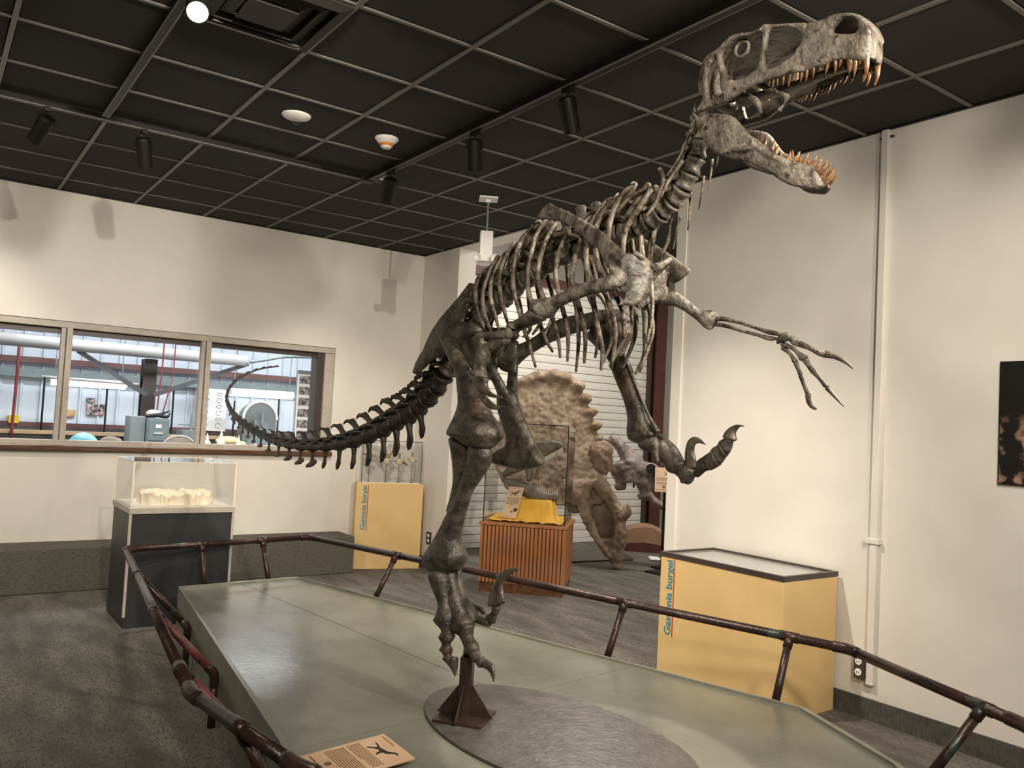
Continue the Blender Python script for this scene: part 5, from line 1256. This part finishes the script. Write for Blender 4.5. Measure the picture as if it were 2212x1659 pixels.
for i in range(2):
    for j in range(6):
        c = V3(a[0]+(b[0]-a[0])*(.27+.46*i), 15.899, a[2]+(b[2]-a[2])*(.12+.15*j))
        dr_.tube([c+V3(.05*math.cos(t_), -.001, .045*math.sin(t_)*(.6+.4*(j % 2))) for t_ in np.linspace(0, 5.4, 8)], .006, n=4, sub=1)
dr_.build('drawings', mat('chart_ink', (.30, .29, .30), rough=.6), ch)
ph = thing('photo_strip', 'narrow strip of black and white photographs by the right window jamb', 'poster', wpt(660, 950, 10.2))
a, b = wpt(648, 808, 10.2), wpt(672, 952, 10.2)
MB().box(a[0]-.02, b[0], 10.2, 10.21, b[2], a[2]).build('board', M['white'], ph)
tag(MB().box(a[0]-.02, b[0], 10.21, 10.26, 0, a[2]+.05).build('tall_locker', M['labgrey']), 'tall grey locker carrying the photograph strip behind the window', 'cabinet')
for k in range(6):
    z = a[2]+(b[2]-a[2])*(k+.5)/6
    MB().box(a[0]+.0, b[0]-.03, 10.197, 10.2, z-.05, z+.05).build('photograph', M['photo'], ph)
# filing cabinet
CY = 13.2
fa_ = wpt(320, 903, CY); fb_ = wpt(367, 903, CY)
fc = thing('filing_cabinet', 'grey green filing cabinet in front of the workshop column', 'cabinet', ((fa_[0]+fb_[0])/2, CY+.2, 0))
MB().box(fa_[0]-.0, fb_[0], CY, CY+.5, 0, fa_[2]).build('body', M['labgrey'], fc, bev=.006)
for k in range(4):
    z1 = fa_[2]-.03-k*.33
    dw = MB().box(fa_[0]+.02, fb_[0]-.02, CY-.015, CY, z1-.30, z1).build('drawer', M['labgrey'], fc, bev=.004)
    mx_ = (fa_[0]+fb_[0])/2
    MB().box(mx_-.06, mx_+.06, CY-.035, CY-.015, z1-.20, z1-.185).build('handle', M['white'], dw)
    MB().box(mx_-.04, mx_+.04, CY-.018, CY-.015, z1-.11, z1-.06).build('label_holder', M['white'], dw)
tag(MB().box(fa_[0]-.22, fa_[0]-.01, CY+.1, CY+.5, 0, fa_[2]+.02).build('steel_locker', mat('locker_grey', (.22, .25, .25), (.26, .29, .29), .45, scale=5), bev=.006), 'darker grey locker left of the filing cabinet', 'cabinet')
h = V3((fa_[0]+fb_[0])/2-.02, CY+.2, fa_[2])
tag(MB().tube([h+V3(-.14, -.1, .02), h+V3(0, -.12, .045), h+V3(.16, -.1, .03), h+V3(.2, -.08, .09)], [.02, .03, .025, .01]).tube([h+V3(-.1, 0, .03), h+V3(.1, .02, .07), h+V3(.22, .03, .12)], [.02, .02, .008]).build('black_tool', M['black'], smooth=True), 'black tools lying on the filing cabinet', 'tool')
tag(MB().ball(h+V3(.02, .2, .065), .09, 12, (1.2, .8, .7)).build('cloth_bag', mat('pinkish_bag', (.62, .50, .50), rough=.8), smooth=True), 'pale pinkish bag on the filing cabinet', 'bag')
# round saw housing
a, b = wpt(527, 957, 15.0), wpt(598, 957, 15.0); c = wpt(562, 905, 15.0); r = (b[0]-a[0])/2
sw = thing('band_saw', 'grey machine with a round topped housing in the workshop', 'machine', (c[0], 15.1, 0))
MB().prism([(c[0]+r*math.cos(t_), 15.0, c[2]+r*math.sin(t_)) for t_ in np.linspace(0, math.pi, 20)]+[(c[0]-r, 15.0, .0), (c[0]+r, 15.0, .0)], (0, .3, 0)).build('housing', mat('saw_grey', (.13, .145, .145), (.17, .18, .18), .5, scale=5), sw)
MB().tube([V3(c[0]+r*1.02*math.cos(t_), 15.0, c[2]+r*1.02*math.sin(t_)) for t_ in np.linspace(0, math.pi, 16)], .025, n=6, sub=1).build('rim', M['white'], sw)
d_ = .98
MB().prism([(c[0]-r*.45, 14.93, c[2]-.02), (c[0]-r*.3, 14.93, c[2]-.28), (c[0]-r*.8, 14.93, c[2]-.42), (c[0]-r*.8, 14.93, .9), (c[0]+r*1.5, 14.93, .9), (c[0]+r*1.4, 14.93, c[2]-.4), (c[0]+r*.7, 14.93, c[2]-.3), (c[0]+r*.35, 14.93, c[2]-.05)], (0, .06, 0)).build('guard', M['labgrey'], sw)
MB().cyl((c[0], 14.9, c[2]-.1), (c[0], 14.9, c[2]+.12), .03).build('spindle', M['labgrey'], sw)
# benches
bn = thing('work_bench', 'long wooden bench along the far workshop wall', 'bench', (3.2, 15.75, 0))
MB().box(.2, 6.6, 15.45, 16.02, 1.02, 1.07).build('top', M['labtan'], bn)
MB().box(.2, 6.6, 15.5, 16.02, .12, 1.02).build('cupboards', M['bronze'], bn)
tb = thing('work_table', 'white topped table just behind the workshop window', 'table', (1.6, 9.7, 0))
MB().box(-.9, 3.9, 9.15, 10.2, 1.06, 1.10).build('top', M['white'], tb)
for x in (-.8, 1.5, 3.8):
    for y in (9.25, 10.1): MB().box(x-.03, x+.03, y-.03, y+.03, 0, 1.06).build('leg', M['labgrey'], tb)
for px, hh, rr, lb_ in ((447, .20, .036, 'wide white bottle with a short neck'), (477, .235, .04, 'white bottle with a pointed spout'), (515, .19, .026, 'slim white bottle near the tail')):
    c = wpt(px, 960, 9.35); c[2] = 1.10
    o = thing('squeeze_bottle', lb_+' on the table behind the window', 'bottle', c, 'white bottles on the workshop table')
    MB().lathe(c, Z3, [(0, rr), (hh*.5, rr), (hh*.62, rr*.5), (hh*.7, rr*.35)], 14).build('body', M['white'], o, smooth=True)
    MB().lathe(c+Z3*hh*.7, Z3, [(0, rr*.42), (hh*.1, rr*.36), (hh*.3, rr*.08)], 12).build('spout', M['white'], o, smooth=True)
for px, mname, cc_, lb_ in ((552, 'pink', (.65, .15, .3), 'pink cap lying'), (582, 'lightblue', (.2, .42, .6), 'light blue cap lying')):
    c = wpt(px, 958, 9.35); c[2] = 1.10
    tag(MB().lathe(c, Z3, [(0, .035), (.08, .03), (.1, .01)], 12).build('bottle_cap', mat(mname+'_plastic', cc_, rough=.4), smooth=True), lb_+' on the table under the tail', 'cap')
c = wpt(180, 957, 9.9); c[2] = 1.10
tag(MB().lathe(c, Z3, [(0, .13), (.06, .14), (.10, .11), (.135, .06), (.145, .01)], 18).build('plastic_bowl', M['teal'], smooth=True), 'light blue upturned bowl behind the left mullion', 'bowl')
c = wpt(238, 957, 9.8); c[2] = 1.112
tag(MB().ball(c+V3(0, 0, .052), .075, 12, (1.4, 1, .7)).ball(c+V3(.07, 0, .04), .05, 10).build('sack', mat('brown_sack', (.20, .16, .12), (.3, .25, .2), .8, scale=10), smooth=True), 'small brown sack beside the light blue bowl', 'bag')
c = wpt(455, 940, 13.0); c[2] = 1.07
tag(MB().box(c[0]+.25, c[0]+2.4, 12.75, 13.3, .9, 1.0).box(c[0]+.3, c[0]+.36, 12.8, 13.25, 0, .9).box(c[0]+2.3, c[0]+2.36, 12.8, 13.25, 0, .9).build('side_bench', M['bronze']), 'dark side bench behind the bottles', 'bench')
tag(MB().ball((c[0]+.3, 13.1, 1.078), .13, 12, (1.5, 1, .6)).ball((c[0]+.46, 13.1, 1.045), .09, 10, (1.4, 1, .5)).build('yellow_rag', mat('ochre_rag', (.70, .50, .22), rough=.9), smooth=True), 'ochre rag on the side bench by the chart', 'cloth')
c = wpt(392, 957, 10.4)
cr_ = thing('metal_chair', 'chair with an arched pale back behind the window', 'chair', (c[0], 10.5, 0))
MB().tube([V3(c[0]+.2*math.cos(t_), 10.5, 1.05+.17*math.sin(t_)) for t_ in np.linspace(0, math.pi, 10)], .014, n=8).build('back_frame', M['frame'], cr_, smooth=True)
MB().prism([(c[0]+.185*math.cos(t_), 10.5, 1.05+.155*math.sin(t_)) for t_ in np.linspace(0, math.pi, 12)], (0, .015, 0)).build('backrest', M['frame'], cr_)
MB().box(c[0]-.2, c[0]+.2, 10.5, 10.9, .5, .53).build('seat', M['frame'], cr_)
for x in (-.19, .19):
    for y in (10.51, 10.88): MB().cyl((c[0]+x, y, 0), (c[0]+x, y, 1.05 if y < 10.6 else .5), .012).build('leg', M['labgrey'], cr_)
c = wpt(412, 935, 13.6)
sd_ = thing('rod_stand', 'grey rod stand with a cross bar behind the middle mullion', 'stand', (c[0], 13.6, 1.0))
MB().box(c[0]-.17, c[0]+.17, 13.4, 13.8, 1.0, c[2]+.04).build('foot', M['labgrey'], sd_)
MB().cyl((c[0], 13.6, c[2]), (c[0], 13.6, c[2]+.30), .022).build('rod', M['labgrey'], sd_)
MB().cyl((c[0]-.2, 13.6, c[2]+.13), (c[0]+.14, 13.6, c[2]+.13), .01).build('cross_bar', M['labgrey'], sd_)
tag(MB().box(c[0]-.2, c[0]+.3, 13.35, 13.85, 0, 1.0).build('tool_chest', M['bronze'], bev=.01), 'dark chest under the rod stand in the workshop', 'chest')
M['hose'] = mat('dark_red_hose', (.22, .03, .03), rough=.5)
yb = card(20, 897, 40, 914, 15.95, M['yellowbox'], 'control_box', 'yellow box on the wall at the left window edge', 'box', .15)
tag(MB().tube([wpt(42, 742, 15.4), wpt(36, 820, 15.4), wpt(28, 900, 15.4), wpt(24, 940, 15.4)], .025, n=8).build('air_hose', M['hose'], smooth=True), 'red hose hanging at the left window edge', 'hose')
tag(MB().tube([wpt(352, 780, 14.0)*V3(1, 1, 0)+V3(0, 0, HC+.3), wpt(352, 780, 14.0), wpt(346, 830, 14.0), wpt(338, 898, 14.0)], .012, n=6).build('air_hose', M['hose'], smooth=True), 'thin red hose right of the workshop column', 'hose')
tag(MB().tube([wpt(376, 790, 14.0)*V3(1, 1, 0)+V3(0, 0, HC+.3), wpt(376, 790, 14.0), wpt(366, 840, 14.0), wpt(352, 890, 14.0)], .010, n=6).build('air_hose', M['hose'], smooth=True), 'thin slanting red hose left of the drop pipe', 'hose')

# pendant spot in the hall, seen between the neck ribs
c = P3(1446, 560, 1, 7.0)
pe = thing('pendant_spot', 'small bright spot lamp hanging in the hall behind the wishbone', 'lamp', V3(c[0], c[1], HC))
MB().cyl((c[0], c[1], HC), (c[0], c[1], c[2]+.1), .008).build('rod', M['black'], pe)
dd = unit(EYE-c)
MB().lathe(c-dd*.13, dd, [(0, .03), (.02, .042), (.125, .045), (.125, .04), (.11, .02)], 14).build('housing', M['black'], pe)
MB().lathe(c-dd*.02, dd, [(0, .036), (.012, .034), (.02, .015)], 14).build('lens', M['lampglow'], pe)
# ================================================================ bake the smoothed bones
bpy.context.view_layer.update()
_dg = bpy.context.evaluated_depsgraph_get()
for o in BAKE:
    me = bpy.data.meshes.new_from_object(o.evaluated_get(_dg))
    for md in list(o.modifiers): o.modifiers.remove(md)
    me.polygons.foreach_set('use_smooth', [True]*len(me.polygons))
    o.data = me
